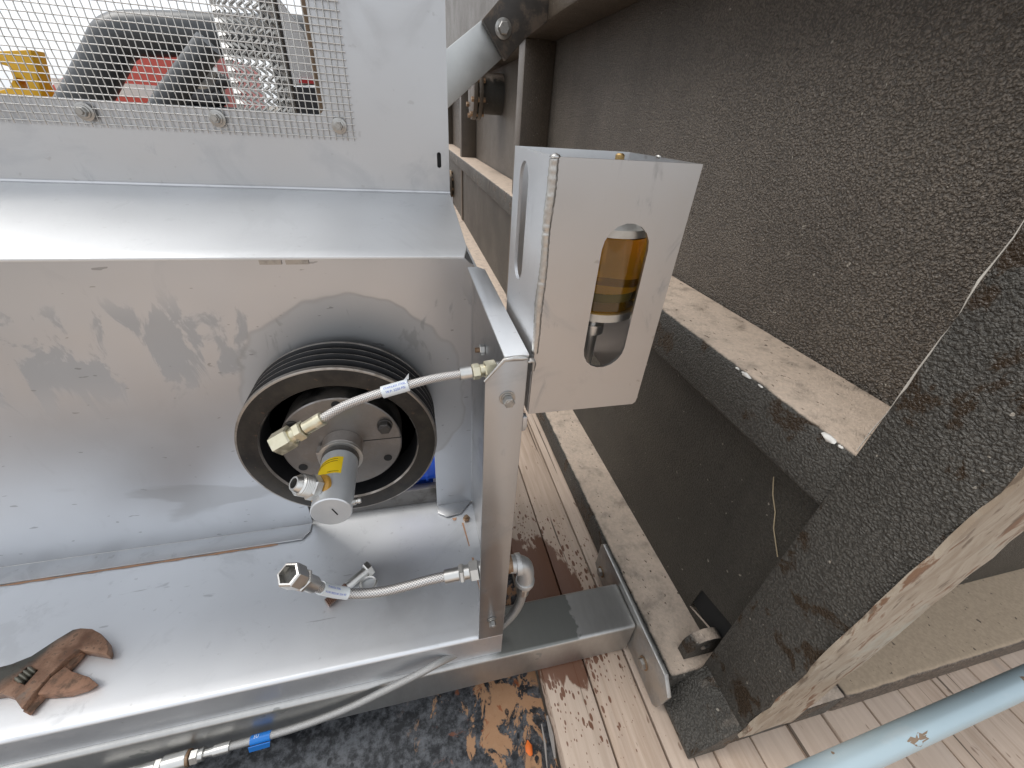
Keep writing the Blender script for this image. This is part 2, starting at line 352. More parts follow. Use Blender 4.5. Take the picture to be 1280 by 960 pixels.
def mat_galv():
    t = NT('galvanised_tube'); co = t.co(); geo = t.new('NewGeometry'); ps = t.sep(geo.outputs['Position'])
    n = t.noise(t.co((3.2, 1, 1)), 26, 5, .6); v = t.noise(co, 7, 4, .6, .5)
    c = t.mix(n, (.46, .455, .44), (.60, .595, .58))
    # wet patch on the tube between the post and the end plate
    nx = t.math('ADD', ps[0], t.math('MULTIPLY', t.math('SUBTRACT', t.noise(co, 22, 4), .5), .07))
    wet = t.math('MULTIPLY', t.ramp(nx, .34, .347, 1, 0), t.ramp(nx, .10, .13))
    geoN = t.sep(geo.outputs['Normal']); wet = t.math('MULTIPLY', wet, t.ramp(geoN[2], .5, .8))
    spot = t.ramp(t.noise(t.co(loc=(5, 1, 0)), 11, 3), .66, .68)
    wet = t.math('MAXIMUM', wet, t.math('MULTIPLY', spot, .7))
    c = t.mix(t.math('MULTIPLY', wet, .85), c, (.16, .165, .15)); r = t.math('ADD', t.math('MULTIPLY', v, .2), .34); r = t.math('SUBTRACT', r, t.math('MULTIPLY', wet, .14))
    return t.out(c, r, t.math('SUBTRACT', 1.0, t.math('MULTIPLY', wet, .45)), t.bump(n, .12, .0015))
GALV = mat_galv()
def mat_braid(name, a=320, k=6, col=(.66, .64, .62)):
    t = NT(name); uv = t.sep(t.tc.outputs['UV'])
    p1 = t.math('SINE', t.math('MULTIPLY', t.math('ADD', t.math('MULTIPLY', uv[0], a), t.math('MULTIPLY', uv[1], k)), 6.2832))
    p2 = t.math('SINE', t.math('MULTIPLY', t.math('SUBTRACT', t.math('MULTIPLY', uv[0], a), t.math('MULTIPLY', uv[1], k)), 6.2832))
    h = t.math('ABSOLUTE', t.math('MULTIPLY', p1, p2))
    c = t.mix(t.ramp(h, .0, .35), tuple(x*.28 for x in col), col)
    return t.out(c, .42, .85, t.bump(h, .5, .0008))
BRAID = mat_braid('steel_braid', 150, 5)
BRAID2 = mat_braid('coarse_steel_braid', 85, 5)
BRAIDF = mat_braid('fine_steel_braid', 240, 8, (.60, .59, .57))

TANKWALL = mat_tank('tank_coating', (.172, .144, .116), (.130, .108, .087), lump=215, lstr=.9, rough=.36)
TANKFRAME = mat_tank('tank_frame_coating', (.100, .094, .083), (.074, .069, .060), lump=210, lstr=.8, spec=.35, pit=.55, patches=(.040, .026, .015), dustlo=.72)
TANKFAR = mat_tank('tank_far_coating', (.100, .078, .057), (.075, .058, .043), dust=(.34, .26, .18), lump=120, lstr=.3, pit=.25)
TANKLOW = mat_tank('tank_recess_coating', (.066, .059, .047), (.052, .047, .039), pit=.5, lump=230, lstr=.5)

# ================================================================ SETTING
gm = NT('yard_gravel'); gn = gm.noise(gm.co(), 14, 6, .7); GR = gm.out(gm.mix(gn, (.20, .17, .14), (.36, .31, .26)), .9, 0.0, gm.bump(gn, .6, .02))
g = MB().add([(-600, -600, -1.35), (600, -600, -1.35), (600, 600, -1.35), (-600, 600, -1.35)], [(0, 1, 2, 3)]).build('ground', GR, recalc=False); g['kind'] = 'structure'

deck = struct('deck')
edges = [.138, .205, .272, .336, .395, .455, .516, .589, .657, .725, .801, .872, .94, 1.01, 1.08, 1.15, 1.22, 1.29, 1.36, 1.43, 1.50]
for i in range(len(edges)-1):
    a, b = edges[i], edges[i+1]; gp = random.uniform(.002, .0042); dz = random.uniform(-.0015, .0008) if i > 0 else 0
    ysplit = [-2.2, random.uniform(-1.2, -.5), 1.9, 4.6] if i != 3 else [-2.2, -.9, 1.9, 4.6]
    for k in range(3):
        MB().box(a+gp/2, b-gp/2, ysplit[k]+.001, ysplit[k+1]-.001, ZD-.034+dz, ZD+dz).build('plank', WOOD, deck, bevel=.0012)
for i in range(22):                                   # planks on the walkway the viewer stands on
    a = .136-(i+1)*.07; MB().box(a+.001, a+.069, -2.2, -.13+random.uniform(-.012, .008), ZD-.034, ZD+random.uniform(-.001, .001)).build('plank', WOOD, deck, bevel=.0012)

t = NT('black_tar_board'); co = t.co(); n1 = t.noise(t.co((1.4, .8, 1), loc=(.35, .1, 0)), 9, 9, .7, .8); n2 = t.noise(co, 42, 8, .75); n3 = t.noise(t.co((1, 1, 1), loc=(3, 3, 0)), 17, 5, .6, .8)
geo = t.new('NewGeometry'); ps = t.sep(geo.outputs['Position']); bx = t.ramp(ps[0], -.12, .12)
wood = t.mix(n2, (.34, .17, .08), (.46, .28, .16)); tar = t.mix(t.ramp(n2, .4, .65), (.014, .015, .017), (.13, .135, .145))
f = t.ramp(t.math('ADD', t.math('ADD', n1, t.math('MULTIPLY', n2, .12)), t.math('MULTIPLY', bx, .10)), .655, .685); f = t.math('MULTIPLY', f, t.ramp(ps[0], -.14, -.02))
c = t.mix(f, tar, wood); holes = t.ramp(t.math('ADD', t.vor(t.co((1, .7, 1)), 34), t.math('MULTIPLY', n2, .25)), .30, .36, 1, 0); holes = t.math('MULTIPLY', holes, t.ramp(n3, .45, .55))
c = t.mix(holes, c, (.012, .012, .014)); rd = t.ramp(n3, .62, .66); c = t.mix(t.math('MULTIPLY', t.math('MULTIPLY', rd, bx), .9), c, (.28, .085, .03))
TAR = t.out(c, t.math('ADD', t.math('MULTIPLY', f, .35), .28), 0.0, t.bump(t.math('ADD', t.math('MULTIPLY', f, .8), t.math('MULTIPLY', n2, .5)), .5, .004))
ld = MB().box(-1.45, .1365, -.12, 1.9, -.745, -.712).build('lower_deck', TAR, bevel=.001); ld['kind'] = 'structure'

# ================================================================ TANK
tank = thing('steel_tank', 'dark brown rough coated steel tank with ribs and dusty ledges at right', 'tank', (.40, .6, ZD))
XC, XR, XW = .347, .375, .463
Y0, Y1, YE = .095, .171, 5.6
MB().box(XW, XW+.01, Y1-.03, YE, -.66, 1.7).build('wall', TANKWALL, tank)
MB().box(XC+.002, XW-.0005, Y1-.004, YE, -.283, -.2175).build('rail', TANKFRAME, tank, bevel=.006, seg=3)
hole = [at(u, v, 'x', XR)[1:] for u, v in ((877, 737), (862, 758), (899, 800), (920, 788))]
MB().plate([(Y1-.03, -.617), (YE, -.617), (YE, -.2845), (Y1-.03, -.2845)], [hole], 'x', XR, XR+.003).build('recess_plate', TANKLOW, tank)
MB().box(.297, .46, .1665, YE, -.674, -.617).build('base_beam', TANKFRAME, tank, bevel=.007, seg=3)
MB().box(.352, .52, Y0+.004, .166, -.674, -.617).build('base_foot', TANKFRAME, tank, bevel=.002)
MB().box(.3785, .40, .175, .262, -.60, -.535).build('hole_dark_fill', BLACK, tank)  # black block added to stand for the shade inside the hole
col = MB().box(XC, .425, Y0, Y1, -.616, .75).build('corner_column', TANKFRAME, tank, bevel=.0025)
MB().ngon([(XC+.004, -.597), (.2955, -.664), (.2955, -.673), (XC+.004, -.673)], 'y', Y0+.0015, .168).build('corner_gusset', TANKFRAME, tank, bevel=.0015)
for y0 in (1.47, 3.03, 4.5):
    MB().box(XC+.02, XW-.0005, y0, y0+.075, -.614, .205).build('rib', TANKFAR, tank, bevel=.003)
MB().box(XC+.006, XW-.0006, Y1+.001, YE, .205, .275).build('top_beam', TANKFAR, tank, bevel=.005)
# worn end face of the column: thick flaking paint
t = NT('flaking_paint'); co = t.co((1, 1, .28)); n = t.noise(co, 26, 7, .65, .5); n2 = t.noise(t.co((1, 1, .2), loc=(2, 1, 0)), 70, 5, .6); b1 = t.noise(t.co(), 6, 4)
c = t.mix(t.ramp(n, .35, .65), (.29, .228, .168), (.43, .37, .295)); c = t.mix(t.ramp(n, .56, .62), c, (.20, .115, .07)); c = t.mix(t.math('MULTIPLY', t.ramp(n2, .57, .63), .75), c, (.14, .10, .07))
c = t.mix(t.math('MULTIPLY', t.ramp(b1, .55, .65), .5), c, (.40, .41, .36))
FLAKE = t.out(c, .8, 0.0, t.bump(n, .8, .004))
rows = []
nz = 60
for i in range(nz+1):
    z = -.616+(.70+.616)*i/nz; rows.append((XC-.001+random.uniform(-.002, .0045), .4245+random.uniform(-.003, .004), z))
vs = []; fs = []
for i, (xa, xb, z) in enumerate(rows):
    for q in range(5): vs.append((xa+(xb-xa)*q/4, Y0-.0022-random.uniform(0, .0018)*(1 if 0 < q < 4 else .6), z))
for i in range(nz):
    for q in range(4): fs.append((i*5+q, i*5+q+1, i*5+q+6, i*5+q+5))
n0 = len(vs)
vs += [(p[0], Y0+.001, p[2]) for p in vs[:n0]]
for i in range(nz):
    fs.append((i*5, i*5+5, i*5+5+n0, i*5+n0)); fs.append((i*5+4, i*5+9, i*5+9+n0, i*5+4+n0))
MB().add(vs, fs).build('flaking_end_face', FLAKE, tank, angle=50)
PALE = matte('pale_sealant', (.50, .47, .42), .7, .3, 60, .5)
pts = [(XC+.001+random.uniform(-.0012, .0012), Y1+random.uniform(-.0008, .001), -.212+(.45+.212)*k/50) for k in range(51)]
MB().tube(pts, [random.uniform(.0005, .0016) if k > 14 else random.uniform(.0002, .0008) for k in range(51)], 6, jit=.4).build('paint_seam', PALE, tank, angle=60)
WHITEB = matte('white_putty', (.74, .72, .68), .7, .12, 80, .6)
for u, v, a, b in ((935, 464, .008, .0026), (1041, 543, .009, .0034), (924, 457, .003, .0014), (954, 478, .004, .0012), (1055, 554, .003, .0015)):
    p = at(u, v, 'x', XC+.004); MB().blob((p[0]-.001, p[1], -.2195), b, a*.8, b*.8, .4).build('putty_blob', WHITEB, tank, angle=70)
# tie-down lug beside the hole in the recess
lug = [(.3275, -.6168), (.3275, -.600)]+[(.3565+.029*math.cos(math.radians(a)), -.598+.027*math.sin(math.radians(a))) for a in range(170, 49, -15)]+[(.3745, -.578), (.3745, -.6168)]
MB().plate(lug, [circ(.353, -.592, .0072, 16)], 'y', .184, .199).build('tie_down_lug', TANKFRAME, tank, bevel=.0012)
# near end of the tank: set-back end wall and its dusty foot
TANKEND = mat_tank('tank_end_coating', (.16, .125, .095), (.12, .095, .075), dust=(.40, .31, .22), lump=100, lstr=.4)
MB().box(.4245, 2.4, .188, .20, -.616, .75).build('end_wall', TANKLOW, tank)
MB().box(.522, 2.4, Y0+.003, .30, -.674, -.6172).build('end_beam', TANKEND, tank, bevel=.006, seg=3)
# straw stuck on the recess plate
STRAW = matte('dry_straw', (.42, .34, .22), .8)
MB().tube([(XR-.001, *at(u, v, 'x', XR-.001)[1:]) for u, v in ((967, 596), (966, 618), (969, 640), (967, 660), (972, 696))], .0007, 5).build('straw', STRAW, tank)
# flanged pipe stubs far along the wall
def stub(y, z, k=1.0):
    p = MB().lathe((XW-.0005, y, z), (-1, 0, 0), [(.080*k, 0), (.080*k, .10*k)], 28).build('pipe_stub', TANKLOW, tank)
    for x0, x1 in ((.10, .118), (.124, .142)):
        MB().lathe((XW-.0005, y, z), (-1, 0, 0), [(.030*k, x0*k), (.104*k, x0*k), (.104*k, x1*k), (.030*k, x1*k)], 32).build('flange', TANKFAR, p, bevel=.001)
    for q in range(8):
        a = q*math.pi/4+.3; MB().hexa((XW-.09*k, y+.092*k*math.cos(a), z+.092*k*math.sin(a)), (-1, 0, 0), .011*k, .064*k).build('flange_bolt', RUSTBOLT, p)
stub(2.26, .10); stub(3.75, -.47, 1.0)
# gusset plate that the brace is bolted to
YB_ = 1.21
gp = [at(u, v, 'y', YB_) for u, v in ((603, 24), (632, 76), (658, 47), (684, 28), (690, -20), (640, -20))]
MB().ngon([(p[0], p[2]) for p in gp], 'y', YB_, YB_+.02).build('brace_gusset', plain_metal('dark_gusset', (.055, .048, .042), .45, 0.0, .3, 40, .2, dirt=(.20, .15, .11), dirtamt=.6, dscale=18), tank, bevel=.002)

brace = thing('diagonal_brace', 'flat galvanised diagonal brace bolted to dark gusset behind the cabinet', 'brace', at(562, 95, 'y', YB_+.03))
bp = [at(u, v, 'y', YB_+.022) for u, v in ((520, 92), (520, 172), (645, 57), (612, 17))]
MB().ngon([(p[0], p[2]) for p in bp], 'y', YB_+.022, YB_+.034).build('bar', plain_metal('galvanised_flat', (.62, .63, .62), .42, 1.0, .14, 18, .1), brace, bevel=.001)
p = at(629, 36, 'y', YB_-.002)
MB().lathe((p[0], YB_-.0005, p[2]), (0, -1, 0), [(.020, 0), (.020, .004), (.008, .004)], 24).build('washer', BOLT, brace, bevel=.0005)
MB().hexa((p[0], YB_-.005, p[2]), (0, -1, 0), .0135, .013).build('bolt_head', BOLT, brace)

# ================================================================ GALVANISED BEAM
beam = thing('galvanised_beam', 'galvanised square steel tube with bolted end plate running under the tray', 'beam', (-.2, .265, ZD))
MB().box(-1.3, .277, .2315, .299, -.673, -.6005).build('tube', GALV, beam, bevel=.0055, seg=4)
PLATE = plain_metal('galvanised_plate', (.50, .49, .47), .40, 1.0, .15, 22, .1, dirt=(.13, .12, .11), dirtamt=.3, dscale=26)
MB().ngon([(.152, -.660), (.158, -.668), (.35, -.664), (.366, -.655), (.366, -.598), (.36, -.590), (.165, -.590), (.146, -.612)], 'x', .2775, .284).build('end_plate', PLATE, beam, bevel=.0012)
for y in (.178, .236, .30, .345): MB().box(.2845, .2965, y-.006, y+.006, -.655, -.625).build('spacer', PLATE, beam)
for u, v in ((751, 715), (804, 829)):
    p = at(u, v, 'x', .276)
    b = MB().hexa((.277, p[1], p[2]), (-1, 0, 0), .0075, .006).build('bolt_head', BOLT, beam)
    MB().lathe((.2773, p[1], p[2]), (-1, 0, 0), [(.0095, 0), (.0095, .0012)], 18).build('washer', RUSTBOLT, beam)

# ================================================================ CABINET
cab = thing('stainless_cabinet', 'brushed stainless machine cabinet with sloped hood and open tray', 'cabinet', (-.3, .4, -.60))
XL = -1.0; YB = .455; SLITBK = matte('dark_slit_backing', (.02, .02, .02), .6)
win = rrect(-.62, -.067, -.005, .30, .006)
slit = rrect(.0308, .0348, -.0430, -.0295, .0018)
MB().plate([(XL, -.066), (.0426, -.066), (.0426, .42), (XL, .42)], [win, slit], 'y', YB, YB+.0025).build('upper_panel', STEEL, cab)
MB().box(.012, .0398, YB+.006, YB+.03, -.060, .40).build('slit_backing', SLITBK, cab)  # black backing added so that the slit looks dark
MB().box(.0401, .0426, YB+.003, .60, -.066, .42).build('side_return', STEEL, cab)
# hood: bent sheet with clipped front corner and a small turned-down lip
hz = lambda y: -.0655+(y-YB)*(.0945-.0655)/(YB-.33)
def hoodpt(x, y, dz=0): return (x, y, hz(y)+dz)
tp = [hoodpt(XL, YB+.0005), hoodpt(.0426, YB+.0005), hoodpt(.0455, .345), hoodpt(.0415, .330), hoodpt(XL, .330)]
vsx = tp+[(p[0], p[1], p[2]-.0025) for p in tp]
MB().add(vsx, [(0, 1, 2, 3, 4), (9, 8, 7, 6, 5)]+[(i, (i+1) % 5, (i+1) % 5+5, i+5) for i in range(5)]).build('hood', STEEL_HOOD, cab, bevel=.0006)
bead = [(XL+(.0426-XL)*k/60, YB-.0012+random.uniform(-.0003, .0003), -.0655) for k in range(61)]
MB().tube(bead, .0016, 6).build('hood_bend', STEEL, cab)
MB().box(-.112, -.097, .3312, .334, -.1005, -.0970).build('hinge_leaf', BOLT, cab); MB().box(-.094, -.078, .3312, .334, -.1005, -.0970).build('hinge_leaf', BOLT, cab)
# back panel with the cut-out under the pulley
bo = [(XL, -.070), (.0455, -.070), (.0455, -.122), (.0675, -.142), (.0675, -.546), (.008, -.546), (.010, -.36), (-.03, -.30), (-.16, -.30), (-.182, -.36), (-.1855, -.546), (XL, -.546)]
MB().plate(bo, [], 'y', YB, YB+.0025).build('back_panel', STEEL_BACK, cab)
MB().ngon([(XL, YB), (-.1865, YB), (-.1865, .442), (-.196, .4285), (XL, .4285)], 'z', -.5485, -.5462).build('back_foot_flange', STEEL, cab, bevel=.0006)
MB().ngon([(.008, YB), (.0655, YB), (.048, .436), (.046, .4335), (.022, .430), (.008, .440)], 'z', -.5485, -.5462).build('back_foot_flange', STEEL, cab, bevel=.0006)
RESIDUE = matte('orange_sealant_residue', (.52, .31, .20), .85, .2, 60, .4)
def strip(pts, w0, w1, name, mat, parent, z=-.5492):
    m = MB(); L = []; Rr = []
    for x, y in pts:
        k = random.uniform(w0, w1); L.append((x, y-k/2, z)); Rr.append((x, y+k/2, z))
    n = len(pts); m.add(L+Rr, [(i, i+1, n+i+1, n+i) for i in range(n-1)]); return m.build(name, mat, parent, flat=True, recalc=False)
strip([(-.75+i*.01, .4276+random.uniform(-.0004, .0004)) for i in range(53)], .0010, .0035, 'sealant_line', RESIDUE, cab)
m = MB(); m.add([(.0445, .416, -.5492), (.0475, .4155, -.5492), (.0515, .372, -.5492), (.050, .371, -.5492)], [(0, 1, 2, 3)]); m.build('sealant_line', RESIDUE, cab, flat=True)
m = MB(); m.add([(.0515, .352, -.5492), (.0545, .351, -.5492), (.0565, .298, -.5492), (.0555, .297, -.5492)], [(0, 1, 2, 3)]); m.build('sealant_line', RESIDUE, cab, flat=True)
m = MB(); m.add([(.030, .4275, -.5492), (.0375, .428, -.5492), (.036, .4225, -.5492), (.032, .423, -.5492)], [(0, 1, 2, 3)]); m.build('sealant_line', RESIDUE, cab, flat=True)
MB().box(XL, .0690, .2500, .56, -.553, -.5500).build('tray', STEEL_TRAY, cab)
def arc(cy, cz, r, a0, a1, n=8): return [(cy+r*math.cos(math.radians(a0+(a1-a0)*k/n)), cz+r*math.sin(math.radians(a0+(a1-a0)*k/n))) for k in range(n+1)]
lipo = [(.2545, -.5492)]+arc(.2435, -.5542, .005, 90, 180)+[(.2385, -.6000), (.2410, -.6000)]+arc(.2435, -.5542, .0025, 180, 90)+[(.2545, -.5517)]
MB().ngon(lipo, 'x', XL, .0755).build('front_lip', STEEL_TRAY, cab, angle=25)
# end panel, corner post and top flange
MB().plate([(.2405, -.5485), (.56, -.5485), (.56, -.139), (.2405, -.139)], [], 'x', .0672, .0697).build('end_panel', STEEL_POST, cab)
MB().tube([(.0669, YB-.0004, -.14-.01*k) for k in range(41)], .0013, 6).build('corner_seam', STEEL, cab)
MB().ngon([(.0440, -.5490), (.0755, -.5490), (.0755, -.1405), (.0575, -.1405), (.0440, -.1575)], 'y', .2372, .2400).build('corner_post', STEEL_POST, cab, bevel=.0009)
MB().box(.0730, .0755, .2402, .262, -.548, -.1405).build('post_return', STEEL_POST, cab)
MB().ngon([(.0575, .2380), (.0760, .2380), (.0770, .43), (.070, .441), (.0585, .440)], 'z', -.1404, -.1382).build('top_flange', STEEL_TRAY, cab, bevel=.0006)
MB().tube([(.0436, .2368, -.1578), (.0505, .2366, -.1490), (.0572, .2364, -.1405), (.064, .2364, -.1395), (.071, .2366, -.1398), (.0745, .2368, -.1405)], [.0009, .0011, .0016, .0019, .0019, .0013], 7, jit=.2).build('weld_bead', WELD, cab, angle=70)
MB().tube([(.0755, .2370, -.1440), (.0770, .2366, -.1425), (.0790, .2372, -.1430), (.0800, .2385, -.1465), (.0800, .239, -.153)], [.0012, .0018, .0018, .0017, .0013], 7, jit=.2).build('weld_bead', WELD, cab, angle=70)
MB().ngon([(.0757, -.196), (.0795, -.196), (.0800, -.206), (.0785, -.2105), (.0757, -.2105)], 'y', .2385, .245).build('mount_tab', STEEL, cab, bevel=.0008)
def bolt(c, d, rw, rh, hh, th, mats=BOLT, parent=cab, two=True):
    c = np.array(c, float); d = np.array(d, float)
    w = MB().lathe(c, d, [(rw*.35, 0), (rw, 0), (rw, th), (rw*.35, th)], 22).build('washer', mats, parent, bevel=.0002)
    if two: MB().lathe(c+d*th*1.15, d, [(rw*.8, 0), (rw*.8, th*1.2)], 20).build('lock_washer', mats, parent, bevel=.0002)
    o = th*2.5 if two else th
    MB().hexa(c+d*o, d, rh, hh).lathe(c+d*(o+hh-.0002), d, [(rh*.62, 0), (rh*.55, .0006)], 16).build('bolt_head', mats, parent)
p = at(634, 497, 'y', .2370); bolt((p[0], .2370, p[2]), (0, -1, 0), .0062, .0044, .0058, .0010)
p = at(615, 775, 'y', .2370); bolt((p[0], .2370, p[2]), (0, -1, 0), .0062, .0042, .0058, .0010)
p = at(606, 437, 'x', .0672)
MB().hexa((.0670, p[1], p[2]), (-1, 0, 0), .0060, .0055).build('nut', FIT, cab); MB().lathe((.0672, p[1], p[2]), (-1, 0, 0), [(.0028, 0), (.0028, .0105)], 12).build('bolt_tip', RUSTBOLT, cab, bevel=.0003)
p = at(583, 649, 'z', -.5495)
MB().hexa((p[0], p[1], -.5495), (0, 0, 1), .0058, .0045).build('nut', RUSTBOLT, cab); MB().lathe((p[0], p[1], -.5498), (0, 0, 1), [(.003, 0), (.003, .0085)], 12).build('bolt_tip', RUSTBOLT, cab)
# inside, seen through the cut-out
INNER = plain_metal('grimy_inner_steel', (.20, .19, .18), .45, .7, .2, 20, .1, dirt=(.07, .06, .05), dirtamt=.7, dscale=12)
MB().box(-.75, .066, .468, .482, -.5498, -.517).build('inner_rail', INNER, cab, bevel=.001)
MB().box(XL, .066, .70, .705, -.5498, -.05).build('inner_wall', INNER, cab)
BLUE = matte('blue_paint', (.015, .10, .62), .4, .1)
bm_ = thing('blue_motor_housing', 'blue painted motor housing peeking out behind the pulley', 'motor', (-.02, .50, -.55))
MB().lathe((-.030, .512, -.496), (1, 0, 0), [(.022, -.04), (.031, -.036), (.031, .040), (.022, .045)], 24).build('housing', BLUE, bm_)
for k in range(4): MB().lathe((-.030, .512, -.496), (1, 0, 0), [(.031, -.025+k*.016), (.0335, -.025+k*.016), (.0335, -.021+k*.016), (.031, -.021+k*.016)], 24).build('fin', BLUE, bm_)
MB().box(-.06, .005, .498, .526, -.5497, -.520).build('foot', BLUE, bm_, bevel=.001)

# ================================================================ WIRE MESH SCREEN
scr = thing('wire_mesh_screen', 'woven wire mesh bolted over the cabinet window', 'mesh screen', (-.3, .453, -.022))
PIT = .00515; WR = .00042; YM = YB-.0021
m = MB()
nx = int((.62-.044)/PIT); nzc = 62
xs = [-.0445-PIT*i for i in range(nx+1)]; zs = [-.0215+PIT*k for k in range(nzc+1)]
for i, x in enumerate(xs):
    pts = []
    wob = random.uniform(-.0003, .0003)
    for k, z in enumerate(zs):
        s_ = 1 if (i+k) % 2 else -1
        pts.append((x+wob, YM-s_*WR*.95, z))
    pts = [(x+wob, YM, -.0238)]+pts
    m.tube(pts, WR, 5, caps=False)
for k, z in enumerate(zs):
    wob = random.uniform(-.0003, .0003)
    pts = [(-.0422, YM, z+wob)]+[(x, YM+(1 if (i+k) % 2 else -1)*WR*.95, z+wob) for i, x in enumerate(xs)]
    m.tube(pts, WR, 5, caps=False)
MESHM = plain_metal('mesh_wire', (.62, .60, .57), .30, bump=.0)
o = m.build('woven_wire', MESHM, scr, angle=80, recalc=False); o['kind'] = 'stuff'
for x, z in ((-.246, -.0135), (-.1525, -.0125), (-.0555, -.0125), (-.34, -.0135)):
    c = np.array((x, YM-.0012, z)); d = np.array((0, -1, 0))
    MB().lathe(c, d, [(.003, 0), (.0064, 0), (.0064, .0009), (.003, .0009)], 24).build('washer', BOLT, scr, bevel=.0002)
    MB().lathe(c+d*.001, d, [(.0045, 0), (.0045, .0012)], 18).build('lock_washer', BOLT, scr, bevel=.0002)
    MB().hexa(c+d*.0023, d, .0036, .0032).lathe(c+d*.0054, d, [(.0022, 0), (.0020, .0015)], 12).build('bolt_head', BOLT, scr)

# ================================================================ PULLEY
AX, AZ = -.0970, -.3300
pul = thing('belt_pulley', 'black cast iron five-groove belt pulley with grey hub on the back panel', 'pulley', (AX, .41, AZ-.11))
t = NT('oily_cast_iron'); co = t.co(); n = t.noise(co, 28, 6, .65); n2 = t.noise(co, 90, 4); n3 = t.noise(t.co(loc=(1, 1, 1)), 9, 4)
c = t.mix(t.ramp(n, .35, .7), (.018, .016, .014), (.040, .033, .027)); c = t.mix(t.math('MULTIPLY', t.ramp(n3, .5, .65), .5), c, (.055, .048, .036)); c = t.mix(t.math('MULTIPLY', t.ramp(n2, .62, .7), .5), c, (.12, .07, .04))
IRON = t.out(c, t.math('ADD', t.math('MULTIPLY', n, .3), .26), .35, t.bump(t.math('ADD', n, t.math('MULTIPLY', n2, .4)), .25, .0015))
GROOVE = plain_metal('groove_black', (.028, .028, .030), .42, 0.3, .3, 50, .1)
RIDGE = plain_metal('worn_ridge', (.40, .365, .33), .32, 1.0, .3, 40, .1, dirt=(.12, .09, .06), dirtamt=.5, dscale=22)
Rp = .1094; yf = .379
prof = [(.086, .0), (.0853, .002)]; mats = []
# from the inner rim (front) outwards and backwards along +Y, then inside again
prof = [(.0845, .040), (.0853, .0025), (.0868, .0), (Rp-.0030, .0), (Rp-.0006, .0010), (Rp, .0035)]; mats = [1, 2, 0, 2, 2]
y = .0035
for k in range(4):
    prof += [(Rp, y+.0010), (Rp-.0125, y+.0048), (Rp-.0125, y+.0088), (Rp, y+.0126)]; mats += [2, 1, 1, 1]; y += .0126
prof += [(Rp, .0575), (Rp-.004, .060), (.0845, .060), (.0845, .040)]; mats += [2, 0, 0, 1]
MB().lathe((AX, yf, AZ), (0, 1, 0), prof, 128, mats, caps=False).build('rim', [IRON, GROOVE, RIDGE], pul, angle=28)
MB().lathe((AX, yf, AZ), (0, 1, 0), [(.0848, .040), (.050, .040), (.050, .052), (.0848, .052)], 64).build('web', GROOVE, pul)
HUB = plain_metal('hub_steel', (.29, .275, .262), .36, 1.0, .15, 30, .1, dirt=(.16, .115, .08), dirtamt=.5, dscale=11)
hub_y = yf+.005
hb = MB().lathe((AX, hub_y, AZ), (0, 1, 0), [(.0225, .0), (.0656, .0), (.0670, .0012), (.0670, .036), (.0225, .036)], 96).build('hub_disc', HUB, pul, angle=28)
MB().box(AX+.023, AX+.0665, hub_y-.0004, hub_y+.004, AZ+.0022, AZ+.0031).build('hub_split', BLACK, hb)
def polar(u, v): p = at(u, v, 'y', hub_y); return p[0], p[2]
for u, v in ((481, 531), (365, 534)):
    x, z = polar(u, v)
    MB().lathe((x, hub_y-.0002, z), (0, -1, 0), [(.0062, 0), (.0088, 0), (.0088, .0018)], 22).build('bolt_flange', DARKBOLT, pul, bevel=.0003)
    MB().hexa((x, hub_y-.0018, z), (0, -1, 0), .0078, .0075).lathe((x, hub_y-.0091, z), (0, -1, 0), [(.0052, 0), (.0048, .0006)], 16).build('bolt_head', DARKBOLT, pul)
for u, v in ((485, 572), (379, 584), (420, 506)):
    x, z = polar(u, v); MB().lathe((x, hub_y-.0005, z), (0, 1, 0), [(.0050, 0), (.0050, .0008), (.0046, .0009), (.0046, .006)], 20).build('bolt_hole', BLACK, pul)

# ================================================================ ROTARY UNION ON THE PULLEY AXIS
ALU = plain_metal('anodised_aluminium', (.70, .72, .735), .36, .55, .05, 30, .03)
COLLAR = plain_metal('collar_steel', (.46, .43, .41), .34, 1.0, .12, 40, .05, dirt=(.24, .19, .15), dirtamt=.35)
ru = thing('rotary_union', 'silver rotary union cylinder with yellow sticker on the pulley axis', 'rotary union', (AX, .32, AZ-.02))
MB().lathe((AX, hub_y-.0003, AZ), (0, -1, 0), [(.0226, 0), (.0226, .017), (.0210, .0185), (.0195, .0185)], 48).build('collar', COLLAR, ru, angle=28)
MB().lathe((AX, hub_y-.0190, AZ), (0, -1, 0), [(.0195, 0), (.0238, .0004), (.0238, .0040), (.0195, .0044)], 48).build('snap_ring', FIT, ru, angle=28)
MB().lathe((AX, hub_y-.0236, AZ), (0, -1, 0), [(.0200, 0), (.0200, .0060)], 48).build('neck', DARKBOLT, ru, angle=28)
CY0, CY1, CR = hub_y-.0285, .2850, .0192
MB().lathe((AX, CY0, AZ), (0, -1, 0), [(.0165, 0), (CR-.0010, 0), (CR, .0012), (CR, CY0-CY1-.0010), (CR-.0010, CY0-CY1), (.0, CY0-CY1)], 64).build('body', ALU, ru, angle=28)
MB().box(AX-.0265, AX-.0205, hub_y-.016, hub_y-.0035, AZ-.004, AZ+.0055).build('collar_key', COLLAR, ru, bevel=.0008)
pm = at(415, 636, 'y', CY1); pk = at(422, 643, 'y', CY1)
MB().tube([(pm[0], CY1-.0002, pm[2]), (pk[0], CY1-.0002, pk[2])], .0006, 6).build('ink_mark', BLACK, ru)
